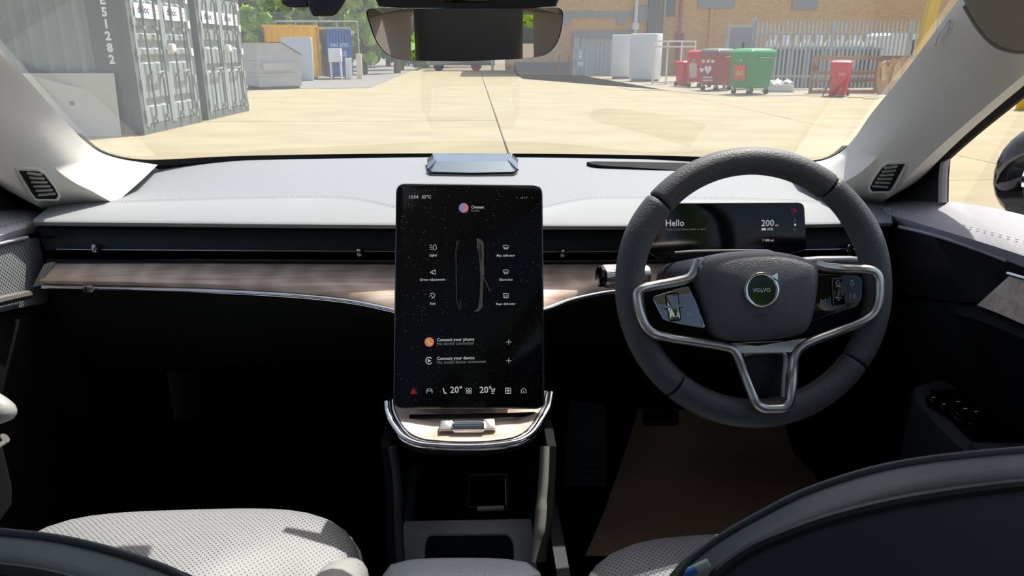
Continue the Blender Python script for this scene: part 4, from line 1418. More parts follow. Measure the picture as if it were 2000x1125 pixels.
# ================================================================== footwell
pm = thing('paper_floor_mat', 'creased brown paper mat on the driver footwell floor', 'floor mat', at(1350, 950, Z=.425))
edL = [(1148, 1072, .0), (1180, 1000, 0), (1208, 920, 0), (1228, 860, 0), (1243, 812, 0)]
rows = []
for k in range(14):
    t_ = k / 13
    py = 1085 - (1085 - 800) * t_
    xl = np.interp(py, [800, 812, 860, 920, 1000, 1085], [1246, 1243, 1228, 1208, 1180, 1143])
    row = []
    for i in range(17):
        u_ = i / 16
        px = xl + (1600 - xl) * u_
        z = .418 + (.07 * max(0, t_ - .72) / .28 if t_ > .72 else 0) + .006 * math.sin(u_ * 9 + t_ * 3) * (1 - t_) + .006 * math.sin(u_ * 5 - t_ * 7)
        row.append(at(px, py, Z=z + .004))
    rows.append(row)
pmb = MB().loft(rows).loft([[p - V((0, 0, .0015)) for p in r] for r in rows])
pmb.build('paper_sheet', M['paper'], pm, 70)
pg = MB()
for k, pts in enumerate(([(1372, 1000), (1390, 940), (1378, 880)], [(1450, 960), (1462, 900), (1440, 850)])):
    pass
fr_ = thing('foot_rest', 'ribbed black foot rest beside the console in the driver footwell', 'foot rest', at(1142, 900, Z=.46))
f0_ = [at(x, y, Z=z) for x, y, z in [(1098, 952, .45), (1186, 950, .45), (1184, 790, .62), (1112, 782, .62)]]
nn_ = (f0_[1] - f0_[0]).cross(f0_[3] - f0_[0]).normalized()
if nn_.z < 0: nn_ = -nn_
MB().prism(f0_, nn_, .03, .003).build('rest_plate', M['black_trim'], fr_)
for k in range(13):
    t_ = .04 + .92 * k / 12
    a_, b_ = f0_[0] * (1 - t_) + f0_[3] * t_, f0_[1] * (1 - t_) + f0_[2] * t_
    MB().bar(a_ * .96 + b_ * .04 + nn_ * .003, a_ * .04 + b_ * .96 + nn_ * .003, .012, .006, nn_).build('rest_rib', M['black_trim'], fr_)
pdl = thing('brake_pedal', 'dark brake pedal above the brown paper mat', 'pedal', at(1290, 812, Y=1.52))
MB().rbox(at(1290, 812, Y=1.52), (.085, .014, .045), .006, Matrix.Rotation(-.6, 3, 'X')).build('pedal_pad', M['black_trim'], pdl)
MB().tube([at(1295, 808, Y=1.53), at(1300, 760, Y=1.60), at(1302, 700, Y=1.62)], .008, 8).build('pedal_arm', M['black_matt'], pdl)
for k in range(3):
    c = at(1290, 804 + k * 8, Y=1.509 + k * -.004)
    MB().bar(c - V((.038, 0, 0)), c + V((.038, 0, 0)), .004, .004).build('pedal_rib', M['black_matt'], pdl)

# ================================================================== front seats
def seat(nm, lab, cx, fy, zt, back_line, line2, D, mirrored):
    s = thing(nm, lab, 'car seat', (cx, fy - .25, .42))
    hw = .268
    # cushion: rounded plan, gently domed top
    plan = []
    NP = 72
    for i in range(NP):
        a = 2 * PI * i / NP
        ca, sa = math.cos(a), math.sin(a)
        r = 1 / ((abs(ca) ** 5.4 + abs(sa) ** 5.4) ** (1 / 5.4))
        x, y = r * ca * hw, r * sa * .27
        plan.append((x, y))
    y0 = fy - .27

    def ring_(k, z, tilt=0.):
        return [V((cx + x * k, y0 + y * (1 - (1 - k) * hw / .27), z + .030 * (y / .27) * (1 if y > 0 else .6) - .02 * abs(x / hw) ** 3 * (y / .27 > .2) - tilt * abs(y / .27))) for x, y in plan]
    top = [ring_(1.0, zt - .035), ring_(.985, zt - .018), ring_(.95, zt - .006), ring_(.88, zt), ring_(.7, zt + .003), ring_(.45, zt + .003), ring_(.2, zt + .003)]
    m = MB().loft(top, close_u=True)
    m.f.append(tuple(range(6 * NP, 7 * NP)))
    cu = m.build('seat_cushion', M['seat'], s, 70)
    MB().loft([ring_(1.0, zt - .035), ring_(1.0, zt - .05), ring_(.985, zt - .09), ring_(.95, zt - .15)], close_u=True, cap=True).build('cushion_side', M['black_leather'], s, 70)
    MB().tube(ring_(1.003, zt - .035), .0028, 6, True).build('cushion_piping', M['seat_plain'], cu)
    MB().box((cx, y0, .50), (.40, .42, .22)).build('seat_base', M['black_matt'], s)
    # backrest: front face, rounded upper band, rear shell
    L1 = spline([at(x, y, D=D) for x, y in back_line], 40)
    L2 = spline([at(x, y, D=D - .04) for x, y in line2], 40)
    if mirrored:
        L1, L2 = L1, L2
    Lf = [p + V((0, .030, -.024)) for p in L1]
    Lm = [a_ * .5 + b_ * .5 + V((0, -.002, .003)) for a_, b_ in zip(L1, L2)]
    Lq = [a_ * .15 + b_ * .85 + V((0, -.001, .003)) for a_, b_ in zip(L1, L2)]
    Ld = [V((p.x, p.y - .02, p.z - .012)) for p in L2]
    Le = [V((p.x, p.y - .05, p.z - .18)) for p in L2]
    Lg = [V((p.x, p.y + .02, p.z - .50)) for p in L2]
    Fb = [V((p.x * .97 + cx * .03, p.y + .08, p.z - .08)) for p in L1]
    Fc = [V((p.x * .97 + cx * .03, p.y + .06, p.z - .40)) for p in L1]
    bk = MB().loft([L1, Lm, Lq, L2]).build('shoulder_band', M['seat_back'], s, 60)
    MB().loft([L2, Ld, Le, Lg, Fc, Fb, Lf, L1]).build('backrest_shell', M['seat_shell'], s, 60)
    MB().tube([p + V((0, .003, .0)) for p in L1], .0032, 10).build('upper_piping', M['seat_back'], bk)
    MB().tube([p + V((0, -.004, -.003)) for p in L1], .0028, 8).build('upper_seam', M['piping'], bk)
    MB().tube([p + V((0, -.003, .001)) for p in L2], .0042, 8).build('lower_seam', M['piping'], bk)
    return s


pb1 = [(-420, 1010), (-280, 1020), (-120, 1034), (0, 1046), (100, 1057), (200, 1079), (290, 1107), (345, 1130), (400, 1175)]
pb2 = [(-420, 1075), (-280, 1083), (-120, 1096), (0, 1108), (90, 1120), (170, 1140), (250, 1165), (300, 1185), (340, 1215)]
ps = seat('front_seat', 'passenger seat with sunlit pale perforated cushion and dark back', -.432, .985, .722, pb1, pb2, .50, False)
db1 = [(1318, 1145), (1345, 1106), (1385, 1073), (1430, 1043), (1485, 1012), (1560, 973), (1640, 943), (1720, 920), (1800, 905), (1900, 893), (2000, 884), (2200, 872), (2420, 880)]
db2 = [(1368, 1170), (1392, 1124), (1425, 1095), (1470, 1066), (1520, 1045), (1590, 1019), (1670, 996), (1745, 979), (1820, 966), (1905, 954), (2000, 944), (2200, 932), (2420, 938)]
ds = seat('front_seat', 'driver seat with dark banded back close behind the wheel', .395, .905, .709, db1, db2, .56, True)
# bolster of the passenger seat catching the sun beside the armrest
bo = [at(x, y, D=D) for x, y, D in [(684, 1128, 1.0), (666, 1142, .97), (650, 1170, .93), (636, 1220, .88), (626, 1290, .8)]]
MB().tube([bo[0] + V((0, .012, -.012))] + bo, [.012, .026, .033, .037, .038, .038], 16).build('side_bolster', M['seat_plain'], ps, 70)
mb = MB()
for off in (-.004, .004):
    st_ = spline([b_ + V((.012 + off, -.01, .030 + .002 * k)) for k, b_ in enumerate(bo)], 80)
    for i in range(0, 78, 2):
        mb.bar(st_[i], st_[i] * .4 + st_[i + 1] * .6, .0012, .0012)
tag(mb.build('bolster_stitching', M['thread'], ps), kind='stuff')
# blue and white tag at the driver seat seam
tg_ = at(1365, 1108, D=.52)
MB().rbox(tg_, (.016, .004, .006), .001, Matrix.Rotation(-.5, 3, 'Y')).build('seat_tag', mat('pale_tag', 'b9c4b4', rough=.6), ds)
MB().rbox(at(1350, 1117, D=.519), (.008, .004, .005), .001, Matrix.Rotation(-.5, 3, 'Y')).build('blue_tag', mat('blue_tag', '2f6fc4', rough=.6), ds)
# dark head restraint behind the camera that fills the middle of the mirror
hr = thing('rear_head_restraint', 'dark head restraint of the rear middle seat reflected in the mirror', 'head restraint', (0, -.55, 1.2))
MB().rbox((-.012, -.55, 1.36), (.36, .10, .40), .05, None, 4).build('restraint_pad', M['black_trim'], hr, 60)
MB().cyl((-.07, -.55, .95), (-.07, -.55, 1.2), .008).build('restraint_post', M['silver'], hr)
MB().cyl((.05, -.55, .95), (.05, -.55, 1.2), .008).build('restraint_post', M['silver'], hr)
rs = thing('rear_bench', 'dark rear bench back behind the front seats', 'car seat', (0, -.7, .5))
MB().rbox((0, -.62, .82), (1.36, .16, .62), .05, Matrix.Rotation(.2, 3, 'X'), 3).build('bench_back', M['seat_shell'], rs, 60)
MB().rbox((0, -.35, .60), (1.36, .5, .18), .05, None, 3).build('bench_cushion', M['seat_shell'], rs, 60)

# ================================================================== the yard outside
O = {}
O['concrete'] = mat('pale_concrete', '988e72', rough=.9, spec=.2, noise=(1.1, .13), stretch=(.6, 1, 1))
O['joint'] = mat('joint_dirt', '6f6654', rough=.95)
O['tarmac'] = mat('grey_tarmac', '7d7c79', rough=.9, spec=.15, noise=(3, .08))
O['cont'] = mat('container_grey_paint', '939c9c', rough=.55, spec=.3, noise=(1.3, .06))
O['cont_d'] = mat('container_dark_post', '666f70', rough=.55, spec=.3, noise=(1.5, .06))
O['rod'] = mat('lock_rod_grey', '6e7a7a', rough=.5)
O['white'] = mat('white_paint', 'e6e6e2', rough=.6, spec=.3)
O['sticker'] = mat('white_sticker', 'f2f3f4', rough=.6)
O['navy'] = mat('navy_print', '23255a', rough=.6)
O['rust'] = mat('rust_brown', '6b4a3a', rough=.8)
O['dump'] = mat('dumpster_grey', 'b9bdbe', rough=.55, spec=.3, noise=(2, .06))
O['yellow'] = mat('skip_yellow', 'ffbc2e', rough=.6, noise=(2.5, .15))
O['blue'] = mat('container_blue', '3560a4', rough=.6, noise=(2.5, .15))
O['paleblue'] = mat('pale_blue_print', 'a9c6d8', rough=.6)
O['brick'] = None
O['band'] = mat('grey_band', '8f9597', rough=.8)
O['red'] = mat('bin_red', 'cc1f30', rough=.45, spec=.4)
O['dred'] = mat('bin_dark_red', 'a03038', rough=.5, spec=.4)
O['green'] = mat('bin_green', '1f8a44', rough=.45, spec=.4)
O['tyre'] = mat('tyre_black', '1b1c1d', rough=.8)
O['galv'] = mat('galvanised_steel', 'b4bbbb', rough=.5, metal=.35, noise=(4, .08))
O['timber'] = wood_mat('weathered_timber', '7a5d44', 'b08d68', rough=.8, axis=0, fine=.05)
O['card'] = mat('cardboard', 'c8a06c', rough=.9, noise=(3, .12))
O['postyellow'] = mat('post_yellow', 'e2b81c', rough=.5)
O['trunk'] = mat('bark', '4c4034', rough=.9)
O['pink'] = mat('red_pipe', 'b05058', rough=.5)
O['pbox'] = mat('pale_box', 'dcdedc', rough=.6)


def brick_mat():
    m, nt, N, L, b = new_mat('buff_brick')
    tc = N.new('ShaderNodeTexCoord'); sp = N.new('ShaderNodeSeparateXYZ'); cb = N.new('ShaderNodeCombineXYZ')
    L.new(tc.outputs['Object'], sp.inputs[0]); L.new(sp.outputs[0], cb.inputs[0]); L.new(sp.outputs[2], cb.inputs[1])
    t = N.new('ShaderNodeTexBrick')
    t.inputs['Scale'].default_value = 1.0
    t.inputs['Brick Width'].default_value = .225; t.inputs['Row Height'].default_value = .075; t.inputs['Mortar Size'].default_value = .008
    t.inputs['Color1'].default_value = lin('dcab6b'); t.inputs['Color2'].default_value = lin('cf9a5a'); t.inputs['Mortar'].default_value = lin('c2ab88')
    L.new(cb.outputs[0], t.inputs['Vector']); L.new(t.outputs[0], b.inputs['Base Color'])
    b.inputs['Roughness'].default_value = .9
    return m


O['brick'] = brick_mat()
H0 = 1.40


def gpt(px, py):
    return at(px, py, Z=0.0)


# ---------------------------------------------------------------- ground: concrete slabs with open joints, tarmac beyond
gd = MB().box((0, 40, -.30), (240, 260, .3)).build('ground', O['joint'])
tag(gd, 'pale concrete yard in front of the car', 'ground', kind='structure')
me_cache = {}
sx_, sy_ = 6.2, 7.6
slab = MB().rbox((0, 0, -.075), (sx_ - .018, sy_ - .018, .15), .012, None, 1).mesh('slab')
slab.materials.append(O['concrete'])
for i in range(-8, 9):
    for j in range(-4, 7):
        o = link('slab', slab, gd)
        o.location = (.48 + (i + .5) * sx_, 4.2 + j * sy_, random.uniform(-.003, .003))
tm = MB()
tm.prism([gpt(x, y) + V((0, 0, .012)) for x, y in [(478, 176), (600, 173), (722, 172), (846, 121.5), (850, 112), (300, 112), (300, 150)]], (0, 0, 1), .02)
tm = tm.build('tarmac_strip', O['tarmac'], gd)


# ---------------------------------------------------------------- shipping containers
def corrugated(x0, x1, z0, z1, y, depth, pitch, mb):
    """trapezoid corrugation along x facing -y"""
    n = max(1, round((x1 - x0) / pitch)); p = (x1 - x0) / n
    xs, ys = [], []
    for k in range(n):
        a = x0 + k * p
        for t, d in ((0, 0), (.28, 0), (.5, 1), (.78, 1)):
            xs.append(a + t * p); ys.append(y + d * depth)
    xs.append(x1); ys.append(y)
    mb.loft([[V((x, yy, z0)) for x, yy in zip(xs, ys)], [V((x, yy, z1)) for x, yy in zip(xs, ys)]])
    return mb


def door_leaf(root, y0, y1, deep, sticker, hinge_at):
    """one leaf in the plane x = 0 looking to +x; deep = list of (z, x) along the height"""
    mb = MB()
    for a, b in ((y0, y0 + .07), (y1 - .07, y1)):
        mb.box((.0, (a + b) / 2, 1.27), (.05, b - a, 2.28))
    rows = [[V((x, y0 + .07, z)) for z, x in deep], [V((x, y1 - .07, z)) for z, x in deep]]
    mb.loft(rows).loft([[p - V((.03, 0, 0)) for p in r] for r in rows])
    leaf = mb.build('door_leaf', O['cont'], root, 20)
    for f_ in (.30, .72):
        yy = y0 + (y1 - y0) * f_
        MB().cyl((.055, yy, .16), (.055, yy, 2.44), .019, 10).build('lock_rod', O['rod'], leaf)
        for z in (.26, .95, 1.75, 2.36):
            MB().box((.045, yy, z), (.05, .09, .06)).build('rod_bracket', O['cont'], leaf)
        MB().bar((.085, yy - .02, 1.03), (.085, yy + .26 * (1 if f_ < .5 else -1), 1.0), .035, .02).build('lock_handle', O['cont'], leaf)
    for z in (.35, .85, 1.35, 1.85, 2.3):
        MB().box((.02, hinge_at, z), (.07, .09, .14)).build('hinge', O['white'] if (hinge_at == y1 and z > 1) else O['cont'], leaf)
    st = MB().box((.032, (y0 + y1) / 2, 2.02), (.012, .86, .24)).build('sign', O['sticker'], leaf)
    mb = MB()
    text_mb(mb, 'digloc', (.0395, y0 + .20, 1.985), (0, 1, 0), (0, 0, 1), .17, bold=.025)
    mb.build('sign_lettering', O['navy'], st)
    mb = MB()
    for k in range(2):
        mb.box((.0392, y0 + .86, 2.04 - .06 * k), (.001, .2, .012))
    mb.build('sign_lines', mat('grey_print', '9a9ca4', rough=.6), st)
    return leaf


def deep_a():
    z, out = .17, [(.17, .0), (.36, .0)]
    for c in (.52, .0, 1.24, 1.48, 1.72, 2.26):
        if c == 0: continue
        out += [(c - .08, 0), (c - .055, -.045), (c + .035, -.045), (c + .08, 0)]
    return out + [(2.42, 0)]


def deep_b():
    out = [(.17, 0)]
    for c in (1.03, 1.5, 1.9):
        out += [(c - .10, 0), (c - .06, -.045), (c + .05, -.045), (c + .09, 0)]
    return out + [(2.42, 0)]


def container(label, loc, rz, deep, code):
    r = thing('shipping_container', label, 'shipping container')
    W, LN, HH = 2.40, 6.06, 2.59
    fr = MB()
    for y in (.04, W - .04):
        fr.box((-.05, y, HH / 2), (.14, .12, HH)); fr.box((-LN + .07, y, HH / 2), (.14, .12, HH))
        fr.box((-LN / 2, y, .07), (LN, .09, .14)); fr.box((-LN / 2, y, HH - .06), (LN, .09, .12))
    fr.box((-.05, W / 2, .08), (.12, W, .16)); fr.box((-.05, W / 2, HH - .08), (.12, W, .16))
    fr.box((-LN + .05, W / 2, .08), (.12, W, .16)); fr.box((-LN + .05, W / 2, HH - .08), (.12, W, .16))
    fr.build('frame', O['cont_d'], r, 30)
    for x in (-.08, -LN + .08):
        for y in (.07, W - .07):
            for z in (.06, HH - .06):
                MB().rbox((x, y, z), (.19, .18, .13), .012, None, 1).build('corner_casting', O['cont_d'], r)
    mb = MB(); corrugated(-LN + .1, -.62, .12, HH - .1, .03, .05, .27, mb)
    mb.build('side_panel', O['cont'], r, 20)
    MB().box((-.38, .02, HH / 2), (.56, .012, HH - .1)).build('corner_panel', O['cont_d'], r)
    MB().box((-LN / 2, W - .04, HH / 2), (LN - .2, .03, HH - .2)).box((-LN + .05, W / 2, HH / 2), (.03, W - .2, HH - .2)).build('rear_panel', O['cont'], r)
    MB().box((-LN / 2, W / 2, HH - .03), (LN, W, .04)).box((-LN / 2, W / 2, .12), (LN - .1, W - .1, .05)).build('roof_panel', O['cont'], r)
    a = door_leaf(r, .12, W / 2 - .005, deep, True, .12)
    b = door_leaf(r, W / 2 + .005, W - .12, deep, True, W - .12)
    MB().rbox((.10, W / 2 + .10, 1.42), (.10, .17, .15), .03, None, 2).build('lock_box', O['white'], r)
    if code:
        mb = MB()
        for k, c in enumerate('E51282'):
            text_mb(mb, c, (-.36, .012, 2.10 - .185 * k), (1, 0, 0), (0, 0, 1), .19, 'CENTER', bold=.045)
        mb.build('code_lettering', O['sticker'], r)
    mb = MB()
    for k, y in enumerate((.2, .3)):
        mb.box((.012, y, .09), (.01, .05, .09))
    mb.build('forklift_mark', O['rod'], r)
    r.location = loc; r.rotation_euler = (0, 0, rz)
    return r


p1 = gpt(282, 264); p2 = gpt(485, 217)
rz = math.atan2(p2.y - p1.y, p2.x - p1.x) - PI / 2
uy = V((-math.sin(rz), math.cos(rz), 0))
container('grey container with white number on its side and ribbed doors', p1, rz, deep_a(), True)
container('grey container behind the numbered one with smooth lower doors', p1 + uy * ((p2 - p1).length - 2.40), rz, deep_b(), False)
# pale board leaning on the container side
b0, b1 = gpt(120, 269), gpt(236, 266)
lb = thing('leaning_board', 'large off white board with a small hole leaning on the container side', 'board', (b0 + b1) / 2)
bw = 1.7
xL, xR = b1.x - bw, b1.x
yb = b1.y
MB().loft([[V((xL, yb, 0)), V((xR, yb, 0))], [V((xL, yb + .10, 1.02)), V((xR, yb + .10, 1.02))], [V((xL, yb + .13, 1.02)), V((xR, yb + .13, 1.02))], [V((xL, yb + .03, 0)), V((xR, yb + .03, 0))]], close_v=True, cap=True).build('board_sheet', mat('offwhite_board', 'cfcdc4', rough=.7), lb)
hp_ = on_plane(141, 202, V((xL, yb + .048, .5)), V((0, -1, .1)).normalized())
MB().prism([hp_ + V((x * .045, y * .004, y * .04)) for x, y in [(-1, .7), (-.1, 1), (.6, .9), (1, -.2), (.3, -1), (-.9, -.6)]], (0, -1, .1), .004).build('hole', O['rod'], lb)


# ---------------------------------------------------------------- steel dumpster with sloped lid
def dumpster():
    r = thing('dumpster', 'grey steel dumpster with sloping lid beside the containers', 'dumpster')
    w, l = 1.5, 1.6      # w: near end (faces the car and right), l: length
    # local: x along the near end, y away
    prof = [(0, .10), (l, .10), (l, 1.0), (l - .05, 1.62), (l * .42, 1.62), (-.06, 1.18), (-.06, .95), (0, .9)]
    L_ = [V((0, y, z)) for y, z in prof]; R_ = [V((w, y, z)) for y, z in prof]
    MB().loft([L_, R_], close_u=True, cap=True).build('tank', O['dump'], r, 20)
    MB().loft([[V((-.03, y, z)) for y, z in ((l - .02, 1.65), (l * .42, 1.65), (-.1, 1.2))], [V((w + .03, y, z)) for y, z in ((l - .02, 1.65), (l * .42, 1.65), (-.1, 1.2))]]).loft(
        [[V((-.03, y, z)) for y, z in ((l - .02, 1.62), (l * .42, 1.62), (-.1, 1.17))], [V((w + .03, y, z)) for y, z in ((l - .02, 1.62), (l * .42, 1.62), (-.1, 1.17))]]).build('lid', O['dump'], r, 20)
    for z in (.95, .52):
        MB().box((w / 2, l / 2, z), (w + .08, l + .1, .07)).build('rib', O['dump'], r)
    for x, s in ((w + .06, 1), (-.06, -1)):
        MB().box((x, l * .55, .80), (.12, l * .7, .24)).build('fork_pocket', O['dump'], r)
    MB().box((w * .62, -.08, .80), (w * .62, .14, .24)).build('fork_sleeve', O['white'], r)
    for x in (.15, w - .15):
        MB().box((x, l / 2, .05), (.12, l - .1, .1)).build('skid', O['rod'], r)
    return r


dm = dumpster()
q0 = gpt(508, 175.5); th = math.radians(125)
dm.location = q0 - V((-math.sin(th) * 1.6, math.cos(th) * 1.6, 0)); dm.rotation_euler = (0, 0, th)


# ---------------------------------------------------------------- yellow and blue skip containers
def open_skip(nm, lab, cat, a, b, depth, h, m, ribs_, txt=None, rail=None):
    """big open container; front corners a, b on the ground, going back by depth"""
    r = thing(nm, lab, cat)
    Wd = (b - a).length
    t = .06
    MB().box((Wd / 2, depth / 2, .16), (Wd, depth, .1)).box((Wd / 2, t / 2, h / 2 + .1), (Wd, t, h - .2)).box((Wd / 2, depth - t / 2, h / 2 + .1), (Wd, t, h - .2)).box((t / 2, depth / 2, h / 2 + .1), (t, depth, h - .2)).box(
        (Wd - t / 2, depth / 2, h / 2 + .1), (t, depth, h - .2)).build('hull', m, r, 20)
    for k in range(ribs_):
        x = Wd * (k + .5) / ribs_
        MB().box((x, -.05, h / 2 + .05), (.12, .10, h - .25)).build('side_rib', m, r)
    for k in range(4):
        MB().box((Wd + .05, depth * (k + .5) / 4, h / 2 + .05), (.10, .12, h - .25)).build('end_rib', m, r)
    MB().box((Wd / 2, -.03, h - .06), (Wd + .12, .14, .12)).box((Wd / 2, depth, h - .06), (Wd + .12, .14, .12)).box((Wd, depth / 2, h - .06), (.14, depth, .12)).box((0, depth / 2, h - .06), (.14, depth, .12)).build('top_rim', rail or m, r, 20)
    for x in (.2, Wd - .2):
        MB().cyl((x, .1, .08), (x, .35, .08), .08, 12).build('roller', O['rust'], r)
    if txt:
        mb = MB()
        for k, (s_, sz) in enumerate(txt):
            text_mb(mb, s_, (Wd * .5, -.108, h * .62 - k * .42), (1, 0, 0), (0, 0, 1), sz, 'CENTER', bold=.03)
        mb.build('painted_lettering', O['paleblue'], r)
    r.location = a
    d = b - a
    r.rotation_euler = (0, 0, math.atan2(d.y, d.x))
    return r


ya = V((0, 0, 0))
a, b = gpt(524, 156), gpt(626, 155)
open_skip('yellow_skip', 'yellow steel skip container behind the dumpster', 'skip', a, b, 1.5, 2.5, O['yellow'], 5)
a2, b2_ = b + V((.42, .0, 0)), gpt(697, 152)
open_skip('blue_skip', 'dark blue ribbed skip container with pale writing beside the yellow skip', 'skip', a2, V((b2_.x, a2.y + .45, 0)), 1.2, 2.42, O['blue'], 8, [('ON SITE', .24), ('HIRE', .34)], O['galv'])
# rail on top of the skips
rl = thing('guard_rail', 'thin grey guard rail above the yellow skip', 'rail', a)
mb = MB()
ra_, rb_ = V((a.x - .5, a.y + 4.3, 2.78)), V((b.x + 1.4, a.y + 4.3, 2.78))
MB().cyl(ra_, rb_, .04, 8).build('top_tube', O['galv'], rl)
for k in range(5):
    p = ra_ + (rb_ - ra_) * (k / 4)
    MB().cyl((p.x, p.y, 0), p, .035, 8).build('rail_post', O['galv'], rl)


def simple_panel(nm, lab, cat, a, b, h, m, thick=.06, lean=.12, r=.03):
    """an upright board on the ground between two points, leaning back"""
    t = thing(nm, lab, cat, (a + b) / 2)
    d = (b - a).normalized(); n = V((d.y, -d.x, 0))
    up = (V((0, 0, 1)) * math.cos(lean) - n * math.sin(lean))
    w = (b - a).length
    o2 = rounded([(0, 0), (w, 0), (w, h), (0, h)], r, 3)
    nn = d.cross(up)
    if nn.dot(n) < 0: nn = -nn
    MB().prism([a + d * x + up * y for x, y in o2], nn, thick, .008).build('board_sheet', m, t)
    return t


simple_panel('leaning_board', 'pale grey rounded board leaning against the yellow skip', 'board', gpt(553, 157.4) , gpt(612, 158.4), 1.93, O['pbox'], .06, .05, .12)
# white cabinet on legs
wc_ = thing('white_cabinet', 'white box on thin legs standing before the blue skip', 'cabinet', gpt(658, 155.5))
c = gpt(658, 155.5)
MB().rbox((c.x, c.y, 1.12), (.60, .35, .62), .03).build('cabinet_body', O['white'], wc_)
for dx in (-.24, .24):
    for dy in (-.12, .12):
        MB().bar((c.x + dx, c.y + dy, 0), (c.x + dx, c.y + dy, .82), .05, .05).build('leg', O['white'], wc_)
simple_panel('white_plank', 'short white plank standing before the blue skip', 'plank', gpt(676, 155.5), gpt(684.5, 156), 1.0, O['white'], .12, .02, .02)
simple_panel('cream_plank', 'taller cream plank standing at the end of the blue skip', 'plank', gpt(697.5, 154.5), gpt(708, 154.5), 1.20, mat('cream_board', 'd8cdbb', rough=.7), .14, .02, .02)

# ---------------------------------------------------------------- brick warehouse on the far side
BY = 44.6
XA, XB = at(1003, 60, Y=BY).x, at(2100, 60, Y=BY).x
bl = thing('brick_warehouse', 'buff brick warehouse with grey bands across the far side of the yard', 'building', ((XA + XB) / 2, BY, 0))
MB().box(((XA + XB) / 2, BY + 6, 4.2), (XB - XA, 12, 8.4)).build('brick_wall', O['brick'], bl)


def bq(x0, y0, x1, y1, name, m, d=.12, parent=bl):
    a, b = at(x0, y1, Y=BY), at(x1, y0, Y=BY)
    return MB().box(((a.x + b.x) / 2, BY - d / 2, (a.z + b.z) / 2), (abs(b.x - a.x), d, abs(b.z - a.z))).build(name, m, parent)


bq(1004, 22, 1236, 34, 'grey_band', O['band'], .06)
bq(1096, 23, 1113, 48, 'band_block', O['band'], .10)
bq(1204, 30, 1223, 48, 'band_block', O['band'], .10)
bq(1236, 12, 1268, 42, 'band_block', O['band'], .14)
dkc = mat('dark_grey_column', '5d676c', rough=.7)
bq(1262, -60, 1291, 75, 'grey_column', dkc, .30)
bq(1291, -60, 1299, 140, 'grey_column', mat('light_grey_column', '9aa0a0', rough=.7), .34)
bq(1298, -60, 1322, 32, 'dark_panel', dkc, .16)
pp_ = at(1240, 75, Y=BY - .25)
MB().cyl((pp_.x, BY - .25, .0), (pp_.x, BY - .25, 7), .10, 10).build('drain_pipe', O['pbox'], bl)
bq(1233, 45, 1246, 58, 'pipe_box', O['pbox'], .34)
rp_ = at(1327, 60, Y=BY - .2)
MB().cyl((rp_.x, BY - .2, 0), (rp_.x, BY - .2, 7), .09, 10).build('red_pipe', O['pink'], bl)
bq(1318, 66, 1333, 86, 'pipe_cover', mat('dull_red_box', '8d4a4c', rough=.6), .3)
bq(1362, -60, 1440, 16, 'window', O['band'], .10)
bq(1545, -60, 1603, 19, 'window', O['band'], .10)
bq(1380, 18, 1392, 110, 'brick_pier', O['brick'], .20)
# recessed shutter with its frame
bq(1118, 62, 1236, 73, 'shutter_head', O['band'], .35)
bq(1118, 62, 1132, 146, 'shutter_jamb', O['galv'], .30)
sh = bq(1132, 73, 1236, 146, 'shutter', O['galv'], .08)
a, b = at(1160, 142, Y=BY), at(1236, 80, Y=BY)
for k in range(9):
    x = a.x + (b.x - a.x) * (k + .5) / 9
    MB().box((x, BY - .11, (a.z + b.z) / 2), (.10, .06, b.z - a.z)).build('shutter_slat', O['galv'], sh)
bq(1004, 121, 1112, 141, 'plinth', dkc, .10)
for k, xx in enumerate((1091, 1110)):
    pq = at(xx, 118, Y=BY - .5)
    t = thing('red_bollard', 'slim red bollard before the warehouse plinth' if k == 0 else 'slim red bollard beside the grey machine cabinet', 'bollard', (pq.x, BY - .9, 0))
    MB().cyl((pq.x, BY - .9, 0), (pq.x, BY - .9, 1.05), .05, 10).build('post', O['pink'], t)
    MB().cyl((pq.x, BY - .9, 1.05), (pq.x, BY - .9, 1.09), .05, 10, .03).build('cap', O['pink'], t)
ev = MB().box(((at(1600, 0, Y=BY).x + XB) / 2, BY - .35, 8.3), (XB - at(1600, 0, Y=BY).x, .7, .3)).build('eave', dkc, bl)

# machine cabinet beside the shutter
gc = gpt(1131, 147.6)
mcab = thing('machine_cabinet', 'open grey machine cabinet with white parts beside the shutter', 'cabinet', gc)
for dx in (-.34, .34):
    for dy in (-.25, .25):
        MB().bar((gc.x + dx, gc.y + dy, 0), (gc.x + dx, gc.y + dy, 1.45), .07, .07).build('frame_post', O['galv'], mcab)
for z in (.06, .5, .85, 1.45):
    MB().box((gc.x, gc.y, z), (.76, .56, .05)).build('shelf', O['galv'], mcab)
MB().box((gc.x - .25, gc.y + .2, .75), (.2, .06, 1.4)).build('back_panel', O['pbox'], mcab)
MB().cyl((gc.x, gc.y - .1, .88), (gc.x, gc.y - .1, 1.35), .12, 14).build('white_canister', O['white'], mcab)
MB().rbox((gc.x + .02, gc.y - .1, .64), (.36, .3, .24), .04).build('white_unit', O['white'], mcab)

